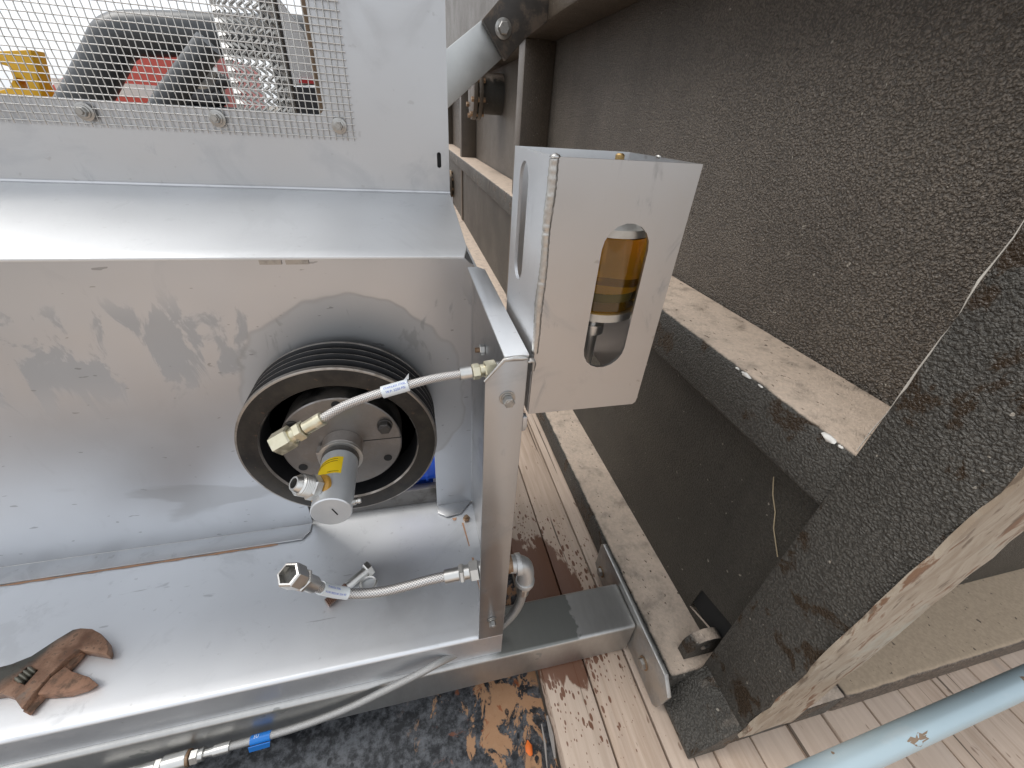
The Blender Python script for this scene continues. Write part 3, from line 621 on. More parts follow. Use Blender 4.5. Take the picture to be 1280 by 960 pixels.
# port fitting, pointing up and to the left of the body
fd = np.array((-.62, -.30, .72)); fd /= np.linalg.norm(fd)
fc = np.array((AX, .306, AZ))+np.array((-.62, 0, .72))/np.hypot(.62, .72)*(CR-.003)
ft = MB().hexa(fc+fd*.004, fd, .0125, .0095).build('port_hex', FIT, ru)
prof = [(.0100, 0)]+[q for k in range(5) for q in ((.0108, .0008+k*.0017), (.0099, .0016+k*.0017))]+[(.0108, .0098), (.0090, .0112), (.0090, .0118), (.0066, .0160), (.0050, .0160), (.0050, .006)]
MB().lathe(fc+fd*.0134, fd, prof, 28, caps=False).build('port_thread', FIT, ft, angle=30)
MB().lathe(fc+fd*.0134, fd, [(.0052, .0055), (.0, .0056)], 20).build('port_bore', BLACK, ft)
MB().lathe(fc-fd*.001, fd, [(.0145, 0), (.0142, .003), (.0120, .0052)], 24).build('thread_sealant', plain_metal('amber_sealant', (.45, .24, .04), .35, 0.0), ft)
MB().lathe((AX+CR-.001, .297, AZ-.003), (1, 0, .15), [(.0034, 0), (.0034, .003), (.0022, .0035), (.0022, .0055), (.0030, .006), (.0024, .0085)], 14).build('grease_nipple', FIT, ru)
# curved yellow sticker: half-disc outline wrapped on the body
YEL = matte('yellow_sticker', (.95, .66, .012), .5, .05, 40, .0)
def wrap_poly(name, mat, parent, fn, nu=14, nv=8, off=.0003):
    vs = []; fs = []
    for i in range(nu+1):
        for j in range(nv+1):
            a, yy = fn(i/nu, j/nv); r = CR+off
            vs.append((AX+r*math.sin(a), yy, AZ+r*math.cos(a)))
    for i in range(nu):
        for j in range(nv): fs.append((i*(nv+1)+j, i*(nv+1)+j+1, (i+1)*(nv+1)+j+1, (i+1)*(nv+1)+j))
    return MB().add(vs, fs).build(name, mat, parent, recalc=False)
A0, A1 = math.radians(-72), math.radians(24)
def stk(u, v):
    a = A0+(A1-A0)*u; top = .3325-.0+.011*math.sqrt(max(0, 1-(1-u)**2)); bot = .3195
    return a, top+(bot-top)*v
wrap_poly('yellow_sticker', YEL, ru, stk)
PRINT = matte('sticker_print', (.30, .18, .01), .6, .1, 200, 0)
for v in (.14, .28):
    wrap_poly('sticker_print', PRINT, ru, lambda u, w, v=v: (A0+(A1-A0)*(.12+.72*u), stk(.12+.72*u, v)[1]+(-.0005+.001*w)), 22, 1, .0006)
wrap_poly('sticker_print', PRINT, ru, lambda u, w: (A0+(A1-A0)*(.58+.34*u), .3212+.0009*w), 10, 1, .0006)

# ================================================================ HOSES
SLEEVE = matte('clear_label_sleeve', (.72, .76, .78), .35, .06, 60, .0)
INK = matte('blue_ink', (.08, .14, .55), .6, .05, 60, 0)
def text_on_tube(txt, size, pts, r, parent, ang, s0, mat, upref=(0, 0, 1)):
    cu = bpy.data.curves.new('txt', 'FONT'); cu.body = txt; cu.size = size; cu.resolution_u = 2
    to = bpy.data.objects.new('txt', cu); C.objects.link(to)
    dg = bpy.context.evaluated_depsgraph_get(); me = bpy.data.meshes.new_from_object(to.evaluated_get(dg))
    bm = bmesh.new(); bm.from_mesh(me)
    vs = [tuple(v.co) for v in bm.verts]; fs = [tuple(v.index for v in f.verts) for f in bm.faces]; bm.free()
    bpy.data.objects.remove(to); bpy.data.curves.remove(cu); bpy.data.meshes.remove(me)
    P = [np.array(p) for p in pts]; L = [0]
    for i in range(1, len(P)): L.append(L[-1]+np.linalg.norm(P[i]-P[i-1]))
    out = []
    for x, y, z in vs:
        s_ = min(max(s0+x, 1e-6), L[-1]-1e-6); i = max(k for k in range(len(L)-1) if L[k] <= s_)
        tt = (s_-L[i])/(L[i+1]-L[i]); c = P[i]*(1-tt)+P[i+1]*tt; d = (P[i+1]-P[i])/np.linalg.norm(P[i+1]-P[i])
        cc = -c/np.linalg.norm(c); e1 = cc-d*np.dot(cc, d); e1 /= np.linalg.norm(e1); e2 = np.cross(e1, d)
        if np.dot(e2, RC[1]) > 0: e2 = -e2
        a = ang+y/r; out.append(c+(e1*math.cos(a)+e2*math.sin(a))*(r+.0002))
    return MB().add(out, fs).build('label_print', mat, parent, flat=True, recalc=False)
def along(pts, a, b):      # slice of a polyline between two fractions
    n = len(pts)-1; i0 = a*n; i1 = b*n; out = []
    def g_(s_):
        i = min(int(s_), n-1); q = s_-i; return tuple(np.array(pts[i])*(1-q)+np.array(pts[i+1])*q)
    out.append(g_(i0)); out += [pts[i] for i in range(int(i0)+1, int(i1)+1) if i > i0 and i < i1]; out.append(g_(i1)); return out
def dirv(a, b): d = np.array(b)-np.array(a); return d/np.linalg.norm(d)

h1 = thing('braided_hose', 'braided steel hose with gold nut hanging in front of the pulley', 'hose', at(480, 540, 'y', .25), 'braided hoses')
k1 = [at(u, v, 'y', yy) for u, v, yy in ((579, 467, .250), (545, 472.5, .248), (515, 480, .246), (490, 487, .245), (460, 496, .244), (430, 507.5, .243), (398, 526, .242))]
path = spline(k1, 8); HR = .0032
MB().tube(path, HR, 16, caps=True).build('braided_tube', BRAID, h1)
d = dirv(k1[1], k1[0]); e = np.array(k1[0])
MB().lathe(e-d*.003, d, [(0.00396, 0.00000), (0.00482, 0.00040), (0.00482, 0.00900), (0.00396, 0.00960)], 20).build('ferrule', FIT, h1, angle=28)
MB().hexa(e+d*.0068, d, 0.00611, .0060).build('hex_nut', BRASSZ, h1); MB().lathe(e+d*.0127, d, [(0.00499, 0.00000), (0.00499, 0.00400)], 18).build('fitting_neck', BRASSZ, h1)
MB().hexa(e+d*.0160, d, 0.00688, .0095).build('hex_nut', BRASSZ, h1); MB().lathe(e+d*.0250, d, [(0.00499, 0.00000), (0.00499, 0.00900)], 18).build('fitting_neck', FIT, h1)
d = dirv(k1[-2], k1[-1]); e = np.array(k1[-1])
MB().lathe(e-d*.004, d, [(0.00396, 0.00000), (0.00499, 0.00050), (0.00482, 0.01450), (0.00396, 0.01500)], 20).build('ferrule', BRASSZ, h1, angle=28)
MB().hexa(e+d*.0115, d, 0.00705, .0062, phase=.4).build('hex_nut', BRASSZ, h1); MB().lathe(e+d*.0172, d, [(0.00568, 0.00000), (0.00568, 0.00450)], 20).build('fitting_neck', BRASSZ, h1)
big = MB().hexa(e+d*.0210, d, 0.00860, .0145, phase=.2).build('swivel_nut', BRASSZ, h1); MB().lathe(e+d*.0356, d, [(0.00533, 0.00000), (0.00000, 0.00010)], 18).build('nut_bore', BLACK, big)
sl_ = along(path, .36, .57); sv = MB().tube(sl_, HR+.0012, 18).build('label_sleeve', SLEEVE, h1)
rev = list(reversed(sl_))
text_on_tube('STAINLESS STEEL HOSE', .0021, rev, HR+.0012, h1, .35, .002, INK); text_on_tube('W.P. 2250 PSI', .0024, rev, HR+.0012, h1, -.35, .003, INK)
a_, b_ = np.array(sl_[0]), np.array(sl_[2]); MB().add([a_+(0, 0, .0048), b_+(0, 0, .0052), a_+(.001, -.001, .0105), a_+(.0004, -.0006, .005)], [(0, 1, 2), (0, 2, 3)]).build('label_corner', SLEEVE, sv, flat=True)

h2 = thing('braided_hose', 'braided steel hose with silver swivel nut above the tray', 'hose', at(470, 745, 'y', .27), 'braided hoses')
k2 = [at(u, v, 'y', yy) for u, v, yy in ((569, 718, .2520), (540, 724, .253), (510, 732, .254), (480, 739, .256), (450, 742, .258), (425, 740.5, .257), (402, 735, .252), (385, 728, .245))]
path = spline(k2, 8); HR2 = .0053
MB().tube(path, HR2, 18).build('braided_tube', BRAID2, h2)
d = dirv(k2[1], k2[0]); e = np.array(k2[0])
MB().lathe(e-d*.012, d, [(.0064, 0), (.0074, .0005), (.0074, .0165), (.0064, .017)], 22).build('ferrule', FIT, h2, angle=28)
MB().hexa(e+d*.0045, d, .0108, .0055).build('hex_nut', FIT, h2); MB().lathe(e+d*.0098, d, [(.0078, 0), (.0078, .0062)], 20).build('fitting_neck', FIT, h2); MB().hexa(e+d*.0158, d, .0118, .0110).build('hex_nut', FIT, h2)
MB().lathe(e+d*.0265, d, [(.0085, 0), (.0085, .010)], 20).build('fitting_neck', FIT, h2)
d = dirv(k2[-2], k2[-1]); e = np.array(k2[-1])
MB().lathe(e-d*.010, d, [(.0066, 0), (.0078, .0005), (.0076, .018), (.0066, .0185)], 22).build('ferrule', FIT, h2, angle=28)
MB().hexa(e+d*.0082, d, .0106, .0058, phase=.3).build('hex_nut', FIT, h2); MB().lathe(e+d*.0138, d, [(.0090, 0), (.0090, .0035)], 20).build('fitting_neck', FIT, h2)
sw = MB().lathe(e+d*.0170, d, [(.0098, 0), (.0114, .0014), (.0114, .0155), (.0102, .0170), (.0086, .0172), (.0080, .0120)], 6, caps=False, phase=.5).build('swivel_nut', FIT, h2, flat=True)
MB().lathe(e+d*.0170, d, [(.0086, .0172), (.0080, .0160), (.0080, .004), (.0, .004)], 24, caps=False).build('nut_bore', BOLT, sw)
sl_ = along(path, .655, .865); MB().tube(sl_, HR2+.0009, 20).build('label_sleeve', SLEEVE, h2)
rev = list(reversed(sl_))
text_on_tube('STAINLESS STEEL', .0026, rev, HR2+.0009, h2, .40, .0035, INK); text_on_tube('WORK PRESSURE 2250 PSI', .0026, rev, HR2+.0009, h2, -.40, .002, INK)

eb = thing('elbow_hose', 'bent hose with silver elbow fitting on the outer side of the post', 'hose', at(650, 745, 'y', .262))
ke = [at(u, v, 'y', .262) for u, v in ((636, 705), (648, 705), (655, 708), (657, 717), (656, 726), (654, 737))]
c0 = np.array(ke[0])
MB().lathe((.0757, ke[0][1], ke[0][2]), (1, 0, 0), [(.0105, 0), (.0105, .010)], 20).build('bulkhead_nut', RUSTBOLT, eb)
CASTZ = plain_metal('cast_zinc', (.60, .60, .59), .46, .75, .1, 60, .1)
MB().tube(spline(ke[:5], 6), .0105, 18).build('elbow', CASTZ, eb)
MB().lathe(np.array(ke[1])-(.004, 0, 0), (1, 0, 0), [(.0128, 0), (.0128, .007)], 22).build('elbow_rim', CASTZ, eb, bevel=.0008)
d = dirv(ke[4], ke[5]); MB().lathe(np.array(ke[4])-d*.004, d, [(.0120, 0), (.0120, .007)], 22).build('elbow_rim', CASTZ, eb, bevel=.0008)
MB().hexa(np.array(ke[4])+d*.0035, d, .0098, .008).build('hex_nut', FIT, eb); MB().lathe(np.array(ke[4])+d*.011, d, [(.0076, 0), (.0076, .014)], 20).build('ferrule', FIT, eb)
kk = [tuple(np.array(ke[4])+d*.02)]+[at(u, v, 'y', .262) for u, v in ((650, 752), (642, 766), (630, 779), (617, 790))]
MB().tube(spline(kk, 8), .0060, 16).build('braided_tube', BRAIDF, eb)

h3 = thing('long_braided_hose', 'long braided hose with blue tag along the front of the galvanised beam', 'hose', at(400, 895, 'y', .222))
k3 = [at(u, v, 'y', yy) for u, v, yy in ((572, 817, .2440), (548, 829, .2305), (520, 844, .2245), (480, 864, .2235), (440, 883, .2230), (400, 899, .2225), (360, 912.5, .222), (320, 924, .2215), (284, 934, .221))]
path = spline(k3, 8); HR3 = .0044
MB().tube(path, HR3, 16).build('braided_tube', BRAIDF, h3)
d = dirv(k3[-2], k3[-1]); e = np.array(k3[-1])
MB().lathe(e-d*.004, d, [(0.00499, 0.00000), (0.00608, 0.00048), (0.00593, 0.01760), (0.00499, 0.01800), (0.00437, 0.02400), (0.00437, 0.02720)], 20).build('ferrule', FIT, h3, angle=28)
MB().lathe(e+d*0.02320, d, [(0.00484, 0.00000), (0.00671, 0.00080), (0.00702, 0.00480), (0.00608, 0.00640)], 20).build('fitting_neck', FIT, h3)
MB().hexa(e+d*0.02880, d, 0.00780, 0.00880).build('hex_nut', FIT, h3); MB().lathe(e+d*0.03808, d, [(0.00819, 0.00000), (0.00858, 0.00080), (0.00858, 0.00280), (0.00796, 0.00320)], 22).build('rusty_ring', RUSTBOLT, h3)
MB().lathe(e+d*0.04080, d, [(0.00874, 0.00000), (0.00920, 0.00080), (0.00920, 0.02400), (0.00819, 0.02480)], 26).build('coupling', FIT, h3, angle=28)
MB().hexa(e+d*0.06560, d, 0.00842, 0.00800).build('hex_nut', FIT, h3); MB().lathe(e+d*0.07360, d, [(0.00702, 0.00000), (0.00702, 0.05600)], 20).build('fitting_neck', FIT, h3)
bt = along(path, .815, .895); TAGB = matte('blue_tag', (.012, .19, .62), .4, .06, 30, 0)
tg = MB().tube(bt, HR3+.0007, 18).build('blue_tag', TAGB, h3)
b0, b1 = np.array(bt[0]), np.array(bt[-1])
MB().add([b0+(.0, -.0068, -.001), b1+(-.002, -.0068, -.001), b1+(-.0035, -.0075, -.0125), b0+(-.003, -.0075, -.0125), b0+(.0, -.0058, -.001), b1+(-.002, -.0058, -.001), b1+(-.0035, -.0068, -.0128), b0+(-.003, -.0068, -.0128)], [(0, 1, 2, 3), (7, 6, 5, 4), (0, 3, 7, 4), (1, 5, 6, 2), (3, 2, 6, 7), (0, 4, 5, 1)]).build('tag_flap', TAGB, tg)
text_on_tube('SU', .0050, list(reversed(bt)), HR3+.0008, h3, .25, .004, matte('white_ink', (.8, .85, .9), .6))

# ================================================================ LUBRICATOR BOX AND OIL BOTTLE
bx = thing('lubricator_box', 'open topped stainless box with oval slots mounted beside the post', 'box', (.128, .29, -.197))
x0, x1, y0, y1, z0, z1 = .0810, .1770, .2430, .3370, -.1965, -.0150
def slot(c0, c1, w, n=9):      # obround from lower to upper centre
    out = []
    for cx, cz, a0 in ((c1[0], c1[1], 0), (c0[0], c0[1], 180)):
        for k in range(n+1):
            a = math.radians(a0+180*k/n); out.append((cx+w*math.cos(a), cz+w*math.sin(a)))
    return out
TH = .0024; OC_Y = .2800
sp_t, sp_b = at(787, 279, 'y', y0), at(752, 459, 'y', y0); SW = .0168
sc = (sp_t[0]+sp_b[0])/2
fp = MB().plate([(x0+.0003, z0), (x1-.0030, z0), (x1-.0006, z0+.002), (x1, z0+.006), (x1, z1), (x0+.0003, z1)], [slot((sc, sp_b[2]+SW), (sc, sp_t[2]-SW), SW)], 'y', y0, y0+TH).build('front_plate', STEEL_BOX, bx)
ls = slot((.3055, -.0935), (.3055, -.0345), .0125)
MB().plate([(y0+TH, z0), (y1, z0), (y1, z1), (y0+TH, z1)], [ls], 'x', x0, x0+TH).build('side_plate', STEEL_TRAY, bx)  # paler steel than the front paints the sky this side reflects
MB().plate([(y0+TH, z0), (y1, z0), (y1, z1), (y0+TH, z1)], [], 'x', x1-TH, x1).build('side_plate', STEEL_BOX, bx)
MB().box(x0+TH, x1-TH, y1-TH, y1, z0, z1).build('back_plate', STEEL_TRAY, bx)
MB().box(x0+TH, x1-TH, OC_Y-.008, OC_Y+.008, -.194, -.1915).build('cross_bar', STEEL_TRAY, bx)
wp = [(x0+.0003+.0003*math.sin(k*.17)+random.uniform(-.00015, .00015), y0+.0003, z1-.001-.00135*k) for k in range(93)]
MB().tube(wp, [.0028*(1+.08*math.sin(k*.13)+.05*math.sin(k*1.9)+random.uniform(-.04, .04)) for k in range(len(wp))], 12, jit=.03).build('weld_bead', WELD, bx, angle=70)
MB().blob((x0+.001, y0+.001, z1), .0030, .0030, .0016, .2).build('weld_bead', WELD, bx, angle=70)
MB().blob((x1-.002, y1-.045, z1+.0002), .0018, .003, .0012, .2).build('weld_bead', WELD, bx, angle=70)

ob = thing('oil_bottle', 'glass sight bottle of amber oil inside the lubricator box', 'oil bottle', (sc, .285, -.19))
OC = (sc+.0045, .2800)
zt = at(772, 297, 'y', .254)[2]; zb = at(765, 391, 'y', .254)[2]; zoil = at(765, 378, 'y', .254)[2]
BR = .0290
t = NT('amber_oil'); AMB = t.out((.90, .46, .035), .0, 0.0, None, **{'Transmission Weight': .94, 'IOR': 1.45, 'Coat Weight': .6, 'Coat Roughness': .03})
MB().lathe((OC[0], OC[1], zb), (0, 0, 1), [(BR-.002, 0), (BR, .002), (BR, zt-zb-.001), (BR-.002, zt-zb)], 48).build('oil_glass', AMB, ob, angle=30)
DKRING = matte('dark_oil_ring', (.06, .045, .012), .25)
MB().lathe((OC[0], OC[1], zb+.009), (0, 0, 1), [(BR+.0002, 0), (BR+.0003, .001), (BR+.0003, .0055), (BR+.0002, .0065)], 48, caps=False).build('dark_ring', DKRING, ob)  # dark ring round the glass near its bottom
CAPM = plain_metal('cast_aluminium', (.52, .52, .50), .42, 1.0, .2, 70, .3)
MB().lathe((OC[0], OC[1], zt), (0, 0, 1), [(BR+.001, 0), (BR+.001, .005), (BR-.004, .013), (.012, .016), (.010, .024)], 40).build('top_cap', CAPM, ob, angle=30)
MB().lathe((OC[0], OC[1], zb), (0, 0, -1), [(BR-.003, 0), (BR+.0012, .0003), (BR+.0012, .0062), (BR-.004, .0072), (.006, .0075)], 40).build('bottom_ring', CAPM, ob, angle=30)
MB().lathe((OC[0], OC[1], zb-.007), (0, 0, -1), [(.006, 0), (.006, .012), (.010, .012), (.010, .02), (.006, .021), (.005, zb-.007+.1915)], 20).build('stem', FIT, ob)
BRS = plain_metal('brass', (.62, .42, .18), .28)
pb = (OC[0]+.004, OC[1]+.012)
nh = -.0140-zt-.010
MB().lathe((pb[0], pb[1], zt+.010), (0, 0, 1), [(.0018, 0), (.0018, nh-.004), (.0032, nh-.004), (.0032, nh-.001), (.0020, nh)], 14).build('brass_nipple', BRS, ob)

# ================================================================ ADJUSTABLE WRENCH
RUST = plain_metal('rusted_steel', (.34, .185, .115), .58, .2, .3, 70, .5, dirt=(.10, .07, .05), dirtamt=.75, dscale=40)
t = NT('rusty_wrench'); co = t.co(); n = t.noise(co, 30, 5, .6); n2 = t.noise(co, 120, 3); px = t.sep(t.tc.outputs['Object'])
f = t.ramp(t.math('ADD', t.math('SUBTRACT', t.math('MULTIPLY', px[0], .75), t.math('MULTIPLY', px[1], .65)), t.math('MULTIPLY', n, .03)), -.022, .004)
c = t.mix(f, t.mix(n, (.075, .073, .064), (.13, .125, .108)), t.mix(t.ramp(n, .35, .65), (.17, .085, .05), (.36, .21, .135))); c = t.mix(t.math('MULTIPLY', t.ramp(n2, .55, .66), .6), c, (.075, .05, .035)); gm_ = t.ramp(t.noise(t.co(loc=(.2, .1, 0)), 16, 4, .6), .58, .68); c = t.mix(t.math('MULTIPLY', gm_, .5), c, (.20, .185, .16))
WRB = t.out(c, .58, t.math('SUBTRACT', .5, t.math('MULTIPLY', f, .35)), t.bump(n2, .25, .001))
wr = thing('adjustable_wrench', 'rusty adjustable wrench with open jaws lying on the tray', 'wrench', at(60, 840, 'z', -.55))
zt_ = -.5360
def wpts(L, z=zt_): return [at(u, v, 'z', z)[:2] for u, v in L]
out = [(-60, 852), (-30, 842), (0, 833.5), (14, 830), (39, 820), (71, 799), (91, 787), (101, 785), (115, 786), (126, 792), (133, 801), (135, 812), (133, 818), (104, 813), (98, 811), (84, 822), (62, 843), (42, 866), (27, 886), (17, 872), (0, 866), (-30, 870), (-60, 876)]
wh = [(17, 850), (33, 833.5), (48, 837), (31, 856)]
body = MB().plate(wpts(out), [wpts(wh)], 'z', -.5492, zt_).build('body', WRB, wr, bevel=.0007)
MB().ngon(wpts([(81, 833), (90, 839), (111, 846), (117, 851), (105, 859), (82, 866), (60, 868), (46, 868), (50, 862), (64, 846)], -.5375), 'z', -.5490, -.5375).build('movable_jaw', RUST, wr, bevel=.0009)
MB().ngon(wpts([(104, 815), (100, 820), (40, 884), (34, 892), (28, 889), (44, 869), (64, 847), (90, 818)], -.5425), 'z', -.5491, -.5425).build('jaw_slide', RUST, wr, bevel=.0007)
wa, wb = np.array(at(22, 853, 'z', -.5385)), np.array(at(43, 836, 'z', -.5385))
pts = []; rr = []
for k in range(33):
    q = k/32; pts.append(tuple(wa+(wb-wa)*q)); rr.append(.0040+.0022*abs(math.sin(q*math.pi*4)))
MB().tube(pts, rr, 16).build('worm_screw', plain_metal('worm_steel', (.22, .21, .17), .45, .6, .2, 60, .2), wr, angle=60)

# ================================================================ LOOSE BOLT AND SPRING WASHER
lb = thing('loose_bolt', 'loose hex bolt lying on the tray behind the lower hose', 'bolt', at(440, 730, 'z', -.55))
a, b = np.array(at(408, 754, 'z', -.5435)), np.array(at(466, 707, 'z', -.5415)); d = dirv(a, b); L = np.linalg.norm(b-a)
MB().lathe(a+d*L*.42, d, [(.0062, 0), (.0062, L*.42)], 20).build('shank', FIT, lb)
prof = [(.0050, 0)]+[q for k in range(14) for q in ((.0063, (k+.3)*L*.42/14), (.0052, (k+.8)*L*.42/14))]+[(.0062, L*.42)]
MB().lathe(a, d, prof, 18).build('thread', plain_metal('rust_thread', (.26, .17, .13), .32, .9, .2, 60, .1), lb, angle=30)
MB().hexa(a+d*L*.84, d, .0112, .0085).build('head', FIT, lb)
c = np.array(at(461, 730, 'z', -.548)); rg = [(c[0]+.0105*math.cos(q), c[1]+.0105*math.sin(q), -.5478+.0022*q/6) for q in np.linspace(.4, 6.5, 30)]
tag(MB().tube(rg, .0021, 8).build('spring_washer', FIT), 'split spring washer lying on the tray beside the loose bolt', 'washer')

# ================================================================ HANDRAIL PIPE
t = NT('light_blue_pipe'); co = t.co((.5, 1, 1)); n = t.noise(co, 10, 5); ch = t.ramp(t.noise(t.co(loc=(.34, 0, 0)), 13, 4, .55, .4), .705, .715)
c = t.mix(n, (.36, .47, .52), (.47, .57, .61)); c = t.mix(ch, c, (.26, .18, .12)); wear = t.ramp(t.noise(co, 26, 5), .58, .72); c = t.mix(t.math('MULTIPLY', wear, .3), c, (.58, .62, .62))
PIPE = t.out(c, t.math('ADD', t.math('MULTIPLY', n, .15), .3), .25, t.bump(n, .05, .001))
a, b = np.array(at(1042, 960, 'z', -.47)), np.array(at(1280, 852, 'z', -.47)); d = (b-a)
hp = tag(MB().tube([a-d*1.2, a, b, b+d*2.5], .0118, 28).build('handrail_pipe', PIPE, angle=50), 'light blue scuffed handrail pipe crossing the lower right corner', 'pipe')
hd = d/np.linalg.norm(d); hu = np.cross(hd, (0, 1, 0)); hu /= np.linalg.norm(hu); hu = hu if hu[2] > 0 else -hu; hv = np.cross(hd, hu)
if hv[1] > 0: hv = -hv
pc = a+d*.335
def on_pipe(s_, an): return pc+hd*s_+(hu*math.cos(an)+hv*math.sin(an))*.01187
ring = [(-.013, .35), (-.006, .20), (-.002, .38), (.004, .15), (.008, .32), (.016, .28), (.010, .55), (.013, .75), (.005, .80), (.001, 1.05), (-.005, .85), (-.008, .62)]
ctr = on_pipe(.001, .5)
MB().add([ctr]+[on_pipe(*q) for q in ring], [(0, i+1, (i+1) % 12+1) for i in range(12)]).build('paint_chip', matte('chipped_brown', (.24, .17, .115), .8, .3, 60, .3), hp, recalc=False)
ORG = matte('orange_chip', (.75, .16, .02), .6)
pp = at(661, 936, 'z', -.711); tag(MB().blob((pp[0], pp[1], -.709), .0045, .0075, .003, .25).build('orange_chip', ORG, angle=30), 'small bright orange chip on the tarred board below the planks', 'debris')
BARK = matte('grey_splinter', (.30, .28, .26), .8)
for u0, v0, u1, v1, r in ((684, 895, 694, 948, .0035), (677, 905, 684, 960, .0018)):
    q0, q1 = at(u0, v0, 'z', -.703), at(u1, v1, 'z', -.703)
    tag(MB().tube([q0, tuple((np.array(q0)+np.array(q1))/2+(.001, 0, .001)), q1], [r*.5, r, r*.4], 6, jit=.2).build('wood_splinter', BARK, angle=30),
        'broad grey splinter leaning on the plank edge' if r > .003 else 'thin pale splinter beside the broad grey one at the plank edge', 'splinter', 'splinters by the plank edge')

# ================================================================ BEYOND THE WINDOW
ZG = -1.35
def far(u, v, y): return at(u, v, 'y', y)
# expanded metal guard: diamond lattice on an upright half cylinder
eg = thing('expanded_metal_guard', 'white expanded metal guard standing inside the cabinet behind the mesh', 'guard', (-.2, .66, -.05))
YG = .62; gx0, gx1 = far(277, 60, YG+.03)[0], far(350, 60, YG+.03)[0]; gc = (gx0+gx1)/2; grr = (gx1-gx0)/2
m = MB(); nA, nZ = 12, 34; dz = .0105
def gp_(i, k): a = math.radians(185+170*i/nA); return (gc+grr*math.cos(a), YG+.04+grr*math.sin(a)*.8, -.06+dz*k)
for k in range(nZ):
    for i in range(nA):
        p0, p1, p2 = gp_(i, k+(i % 2)*.0), gp_(i+1, k+.5), gp_(i+1, k-.5)
        m.tube([p0, p1], .0016, 4, caps=False); m.tube([p0, p2], .0016, 4, caps=False)
o = m.build('expanded_lattice', plain_metal('white_galvanised', (.72, .71, .68), .45, .6), eg, angle=60, recalc=False); o['kind'] = 'stuff'
for i in (0, nA): MB().tube([gp_(i, -1), gp_(i, nZ+1)], .003, 8).build('guard_edge', FIT, eg)
MB().box(gc-grr-.005, gc+grr+.012, YG-.005, YG+.05, -.0545, -.0505).build('guard_foot', STEEL, eg)
# dark upright standing in for the shaded gap beside the guard
DK = matte('dark_grey_paint', (.035, .035, .038), .5)
p0 = far(351, 60, .75)
cl = thing('gap_shade_strip', 'dark upright standing in for the shaded gap behind the expanded metal guard', 'gap shade', (p0[0], .76, -.55))
MB().box(p0[0]-.016, p0[0], .75, .79, -.55, .45).build('shaft', DK, cl, bevel=.004); MB().box(p0[0]-.03, p0[0]+.022, .74, .80, -.5498, -.54).build('base', DK, cl)
# white slab with a red strip
ws = thing('white_panel', 'white panel with a small red strip seen through the window', 'panel', far(370, 110, 1.1))
poly = [far(u, v, 1.1) for u, v in ((330, -40), (345, -6), (378, 38), (386, 62), (398, 106), (352, 106))]
MB().ngon([(p[0], p[2]) for p in poly], 'y', 1.1, 1.13).build('slab', matte('white_enamel', (.80, .80, .80), .4, .03), ws, bevel=.003)
poly = [far(u, v, 1.098) for u, v in ((374, 99), (393, 100), (394, 105), (374, 103.5))]
MB().ngon([(p[0], p[2]) for p in poly], 'y', 1.0965, 1.0995).build('red_strip', matte('red_paint', (.55, .03, .03), .5), ws)
poly = [far(u, v, 1.1) for u, v in ((345, 107), (401, 110), (404, 160), (350, 160))]
MB().ngon([(p[0], p[2]) for p in poly], 'y', 1.1, 1.13).build('dark_skirt', DK, ws)
q = poly; MB().box(q[0][0]+.01, q[1][0]-.01, 1.105, 1.125, ZD, q[2][2]+.002).build('pedestal', DK, ws)
wp_ = thing('brown_post', 'weathered brown timber post right of the white panel', 'post', (far(386, 60, .95)[0], .95, ZD))
pa = far(386, 60, .95)[0]; pb_ = far(396, 60, .95)[0]
BRN = matte('brown_timber', (.22, .15, .095), .8, .35, 24, .4)
MB().box(pa, pb_+.004, .95, .99, ZD, .5).build('shaft', BRN, wp_, bevel=.003); MB().box(pb_+.0045, pb_+.03, .955, .985, ZD, .5).build('cheek', DK, wp_, bevel=.002)
# dark bent boom, red machine, yellow plate, hoses
YBm = 3.2
bmn = thing('dark_boom', 'dark grey bent boom against the white sky beyond the window', 'boom', far(110, 130, YBm))
BOOM = plain_metal('dark_boom_paint', (.055, .06, .065), .38, .0, .1, 3, .02)
def boom(pts, r, name):
    m = MB(); m.tube(pts, r, 24); return m.build(name, BOOM, bmn, angle=50)
boom(spline([far(60, 200, YBm), far(107, 122, YBm), far(134, 70, YBm), far(143, 53, YBm), far(156, 45, YBm), far(172, 43, YBm), far(215, 43, YBm), far(330, 46, YBm), far(400, 48, YBm)], 8), .098, 'boom_arm')
boom([far(190, 160, YBm-.5), far(212, 122, YBm-.5), far(262, 55, YBm-.5)], .055, 'boom_strut')
MB().box(far(60, 210, YBm)[0]-.3, far(60, 210, YBm)[0]+.5, YBm-.1, YBm+.25, ZG, far(60, 205, YBm)[2]).build('boom_foot', BOOM, bmn, bevel=.02)
YR = 4.2
REDM = matte('faded_red_paint', (.55, .075, .05), .45, .15, 3, .02); GLAREM = matte('white_glare', (.78, .76, .76), .35, .05, 3, 0)
rm = thing('red_machine', 'faded red machine body with a painted white glare behind the dark boom', 'machine', far(140, 130, YR))
f1, f2 = far(58, 100, YR), far(262, 66, YR)
poly = [(f1[0], ZG), (f2[0], ZG), (far(262, 64, YR)[0], far(262, 64, YR)[2]), (far(150, 66, YR)[0], far(150, 66, YR)[2]), (far(88, 88, YR)[0], far(88, 88, YR)[2]), (far(60, 106, YR)[0], far(60, 106, YR)[2])]
MB().ngon(poly, 'y', YR, YR+1.2).build('body', REDM, rm, bevel=.03)
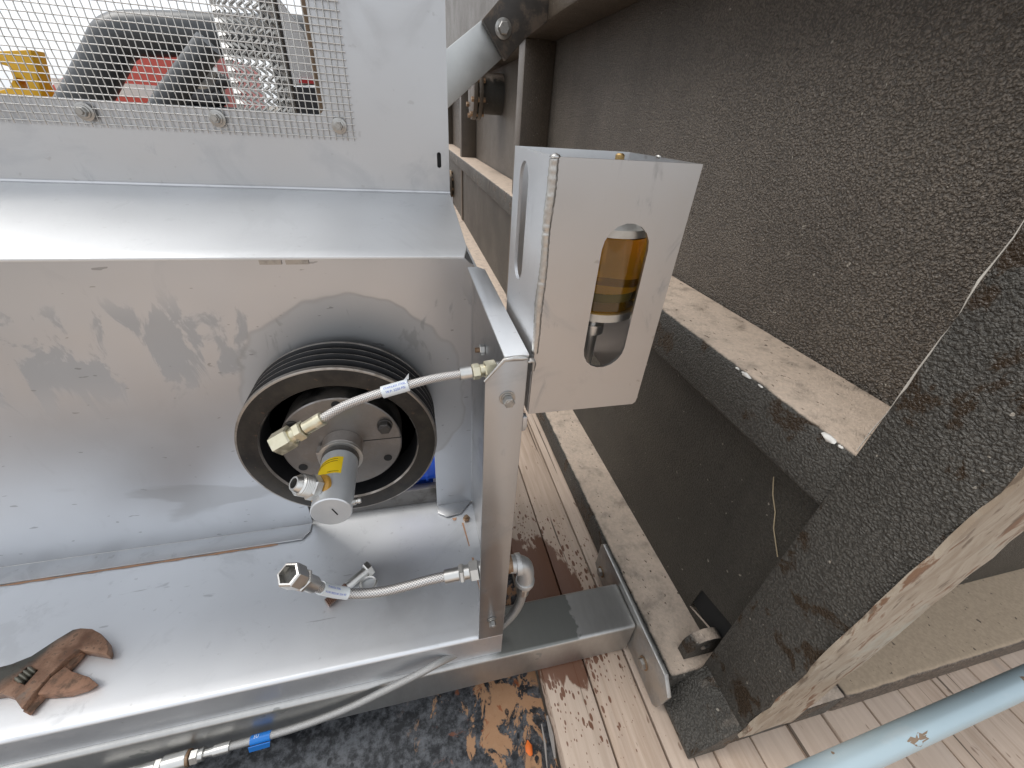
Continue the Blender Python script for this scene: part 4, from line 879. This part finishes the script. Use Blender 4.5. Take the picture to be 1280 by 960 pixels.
a, b = far(70, 110, YR), far(205, 103, YR); MB().box(a[0], b[0], YR-.006, YR-.001, far(140, 118, YR)[2], far(140, 103, YR)[2]).build('glare_band', GLAREM, rm)  # white strip paints the glare on the red body
a = far(78, 95, YR); MB().box(a[0]-.03, a[0]+.05, YR+.1, YR+.2, a[2]-.03, a[2]+.02).build('lamp', DK, rm)
YY = 3.6
yp = thing('yellow_plate', 'yellow steel bracket with holes at the left edge of the window', 'bracket', far(25, 125, YY))
YELP = matte('yellow_machine_paint', (.72, .40, .01), .45, .12, 4, .02)
pl = [far(u, v, YY) for u, v in ((-6, 64), (38, 62), (60, 150), (-4, 150), (-4, 114), (11, 110), (16, 97), (10, 83), (-5, 79))]
MB().plate([(p[0], p[2]) for p in pl], [circ(far(27, 105, YY)[0], far(27, 105, YY)[2], .028, 16)], 'y', YY, YY+.12).build('plate', YELP, yp, bevel=.006)
a = far(10, 150, YY); MB().box(a[0]-.1, a[0]+.4, YY-.05, YY+.2, ZG, a[2]+.01).build('pedestal', YELP, yp, bevel=.01)
hc = thing('engine_hoses', 'tangle of dark hoses and grey fittings below the boom', 'engine', far(245, 130, 3.0))
for pts, r, mt in ((((215, 128), (232, 112), (250, 118), (275, 110)), .035, DK), (((222, 140), (240, 122), (262, 126), (280, 119)), .04, DK), (((225, 118), (246, 104), (268, 106), (285, 100)), .03, DK),
                   (((258, 135), (270, 110), (276, 92)), .018, FIT), (((276, 138), (277, 112), (272, 90)), .016, FIT), (((236, 104), (240, 98), (244, 100)), .02, BLUE)):
    MB().tube(spline([far(u, v, 3.0) for u, v in pts], 6), r, 12).build('hose_run', mt, hc)
MB().lathe(far(256, 92, 3.05), (0, -1, 0), [(.06, 0), (.075, .02), (.075, .08), (.03, .1)], 20).build('pump_head', FIT, hc)
a = far(250, 132, 3.0); MB().box(a[0]-.25, a[0]+.3, 2.95, 3.3, ZG, a[2]).build('engine_block', DK, hc, bevel=.02)

for o in bpy.data.objects:
    if '_o' in o: del o['_o']
